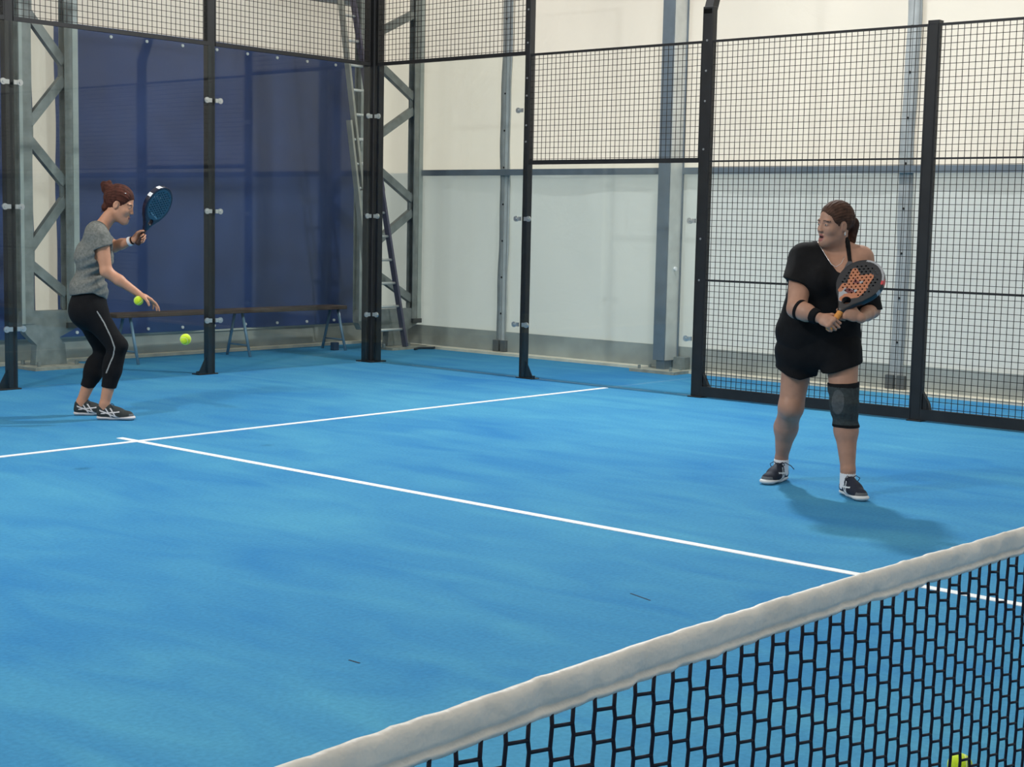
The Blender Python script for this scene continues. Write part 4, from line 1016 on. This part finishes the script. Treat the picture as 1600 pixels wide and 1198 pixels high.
    nt.links.new(tc.outputs['Object'], n_.inputs['Vector']); r_ = nt.nodes.new('ShaderNodeValToRGB'); r_.color_ramp.elements[0].position = .35; r_.color_ramp.elements[1].position = .65
    r_.color_ramp.elements[0].color = (.125, .13, .12, 1); r_.color_ramp.elements[1].color = (.19, .195, .18, 1); nt.links.new(n_.outputs['Fac'], r_.inputs[0]); nt.links.new(r_.outputs[0], b.inputs['Base Color'])
    sdf_obj('t_shirt', T, [m_], root, None, 2)
    G = Field((-.32, -.36, .12), (.40, .36, 1.06), .0042)
    legs(G, .010)
    G.cap(waist-V(0, .045, .03), waist+V(0, .045, -.03), .121, .121, .05, V(1, 0, 0), .95)
    G.half(fr(140, 455, 0), V(.05, 0, 1), .004)
    G.keep(px2([(80, 440), (80, 598), (119, 602), (138, 609), (147, 609), (153, 601), (176, 603), (215, 610), (215, 440)], 0), .003)
    G.disp(folds(.0022, 34, .4, .6))
    stripe = [fr(x, y, -.2)[[0, 2]] for x, y in ((152, 487), (163, 505), (174, 528), (179, 543), (177, 556), (171, 570), (166, 583))]
    def gp(Q):
        m = np.zeros(len(Q), int)
        for a, c in zip(stripe, stripe[1:]):
            e = c-a; t = np.clip(((Q[:, 0]-a[0])*e[0]+(Q[:, 2]-a[1])*e[1])/(e@e), 0, 1); m = np.where((np.hypot(Q[:, 0]-a[0]-t*e[0], Q[:, 2]-a[1]-t*e[1]) < .0042) & (Q[:, 1] < -.12), 1, m)
        return m
    sdf_obj('leggings', G, [BLACKC, mat('grey_piping', (.30, .30, .29), .6)], root, gp, 2)
    def band(name, a, b, ra, rb, k0, k1, m_):
        d = nrm(b-a); p0 = a+(b-a)*k0; p1 = a+(b-a)*k1
        Bf = Field(np.minimum(p0, p1)-.08, np.maximum(p0, p1)+.08, .003); Bf.cap(a, b, ra, rb, 0); Bf.half(p0, -d, .003); Bf.half(p1, d, .003)
        sdf_obj(name, Bf, [m_], root, None, 1)
    mid = elF*.6+wrF*.4
    band('white_bracelet', mid, wrF, .042, .030, .60, .80, WHITE_SOCK); band('dark_bracelet', mid, wrF, .041, .0285, .86, .97, BLACKC)
    SH = mat('shoe_charcoal', (.028, .034, .034), .75, 0, .3); SP = mat('shoe_pale', (.60, .57, .57), .6)
    shoe(fr, heelN, yN, .275, (SH, SP, SHOE_G), root); shoe(fr, heelF, yF, .265, (SH, SP, SHOE_G), root)
    def paint(hy):
        def fn(Q):
            x, y, z = Q[:, 0], Q[:, 1]-hy, Q[:, 2]; m = np.zeros(len(Q), int); edge = np.abs(z) < .016
            m = np.where(np.hypot(x/.13, y/.137) > .86, 1, m); m = np.where(edge, 1, m)
            m = np.where(edge & (x < 0) & (np.abs(y-.045) < .014), 2, m); m = np.where(edge & (x < 0) & (np.abs(y-.115) < .010), 2, m)
            m = np.where((z > .016) & (np.abs(y+.085+x*.3) < .005) & (np.abs(x) < .045), 3, m)
            return m
        return fn
    racket('padel_racket', fr.world(g0), fr.vec(ax_), fr.vec(V(.78, -.62, .0)), 'dark blue padel racket raised by the woman in grey', mat('racket_teal', (.012, .055, .10), .3), mat('racket_navy', (.006, .010, .03), .25),
           mat('brown_grip', (.045, .02, .015), .7), [mat('racket_white', (.8, .82, .85), .4), mat('racket_mark', (.10, .22, .30), .4)], paint)
    return fr
fg = woman_grey()
ball(fg.world(fg(216.5, 469.5, -.235)).tolist(), 'yellow-green ball beside the lowered hand of the woman in grey', (.4, .8, .2))
v = ray(290, 530); v = v/np.linalg.norm(v)
ball((CAM+v*9.3).tolist(), 'yellow-green ball in mid-air in front of the back glass, right of the woman in grey', (1.2, .3, 0))
p_ = on_z(1500, 1196, .0335); ball(p_.tolist(), 'yellow-green ball on the floor behind the net, at the bottom edge of the photo', (.2, .5, 1))
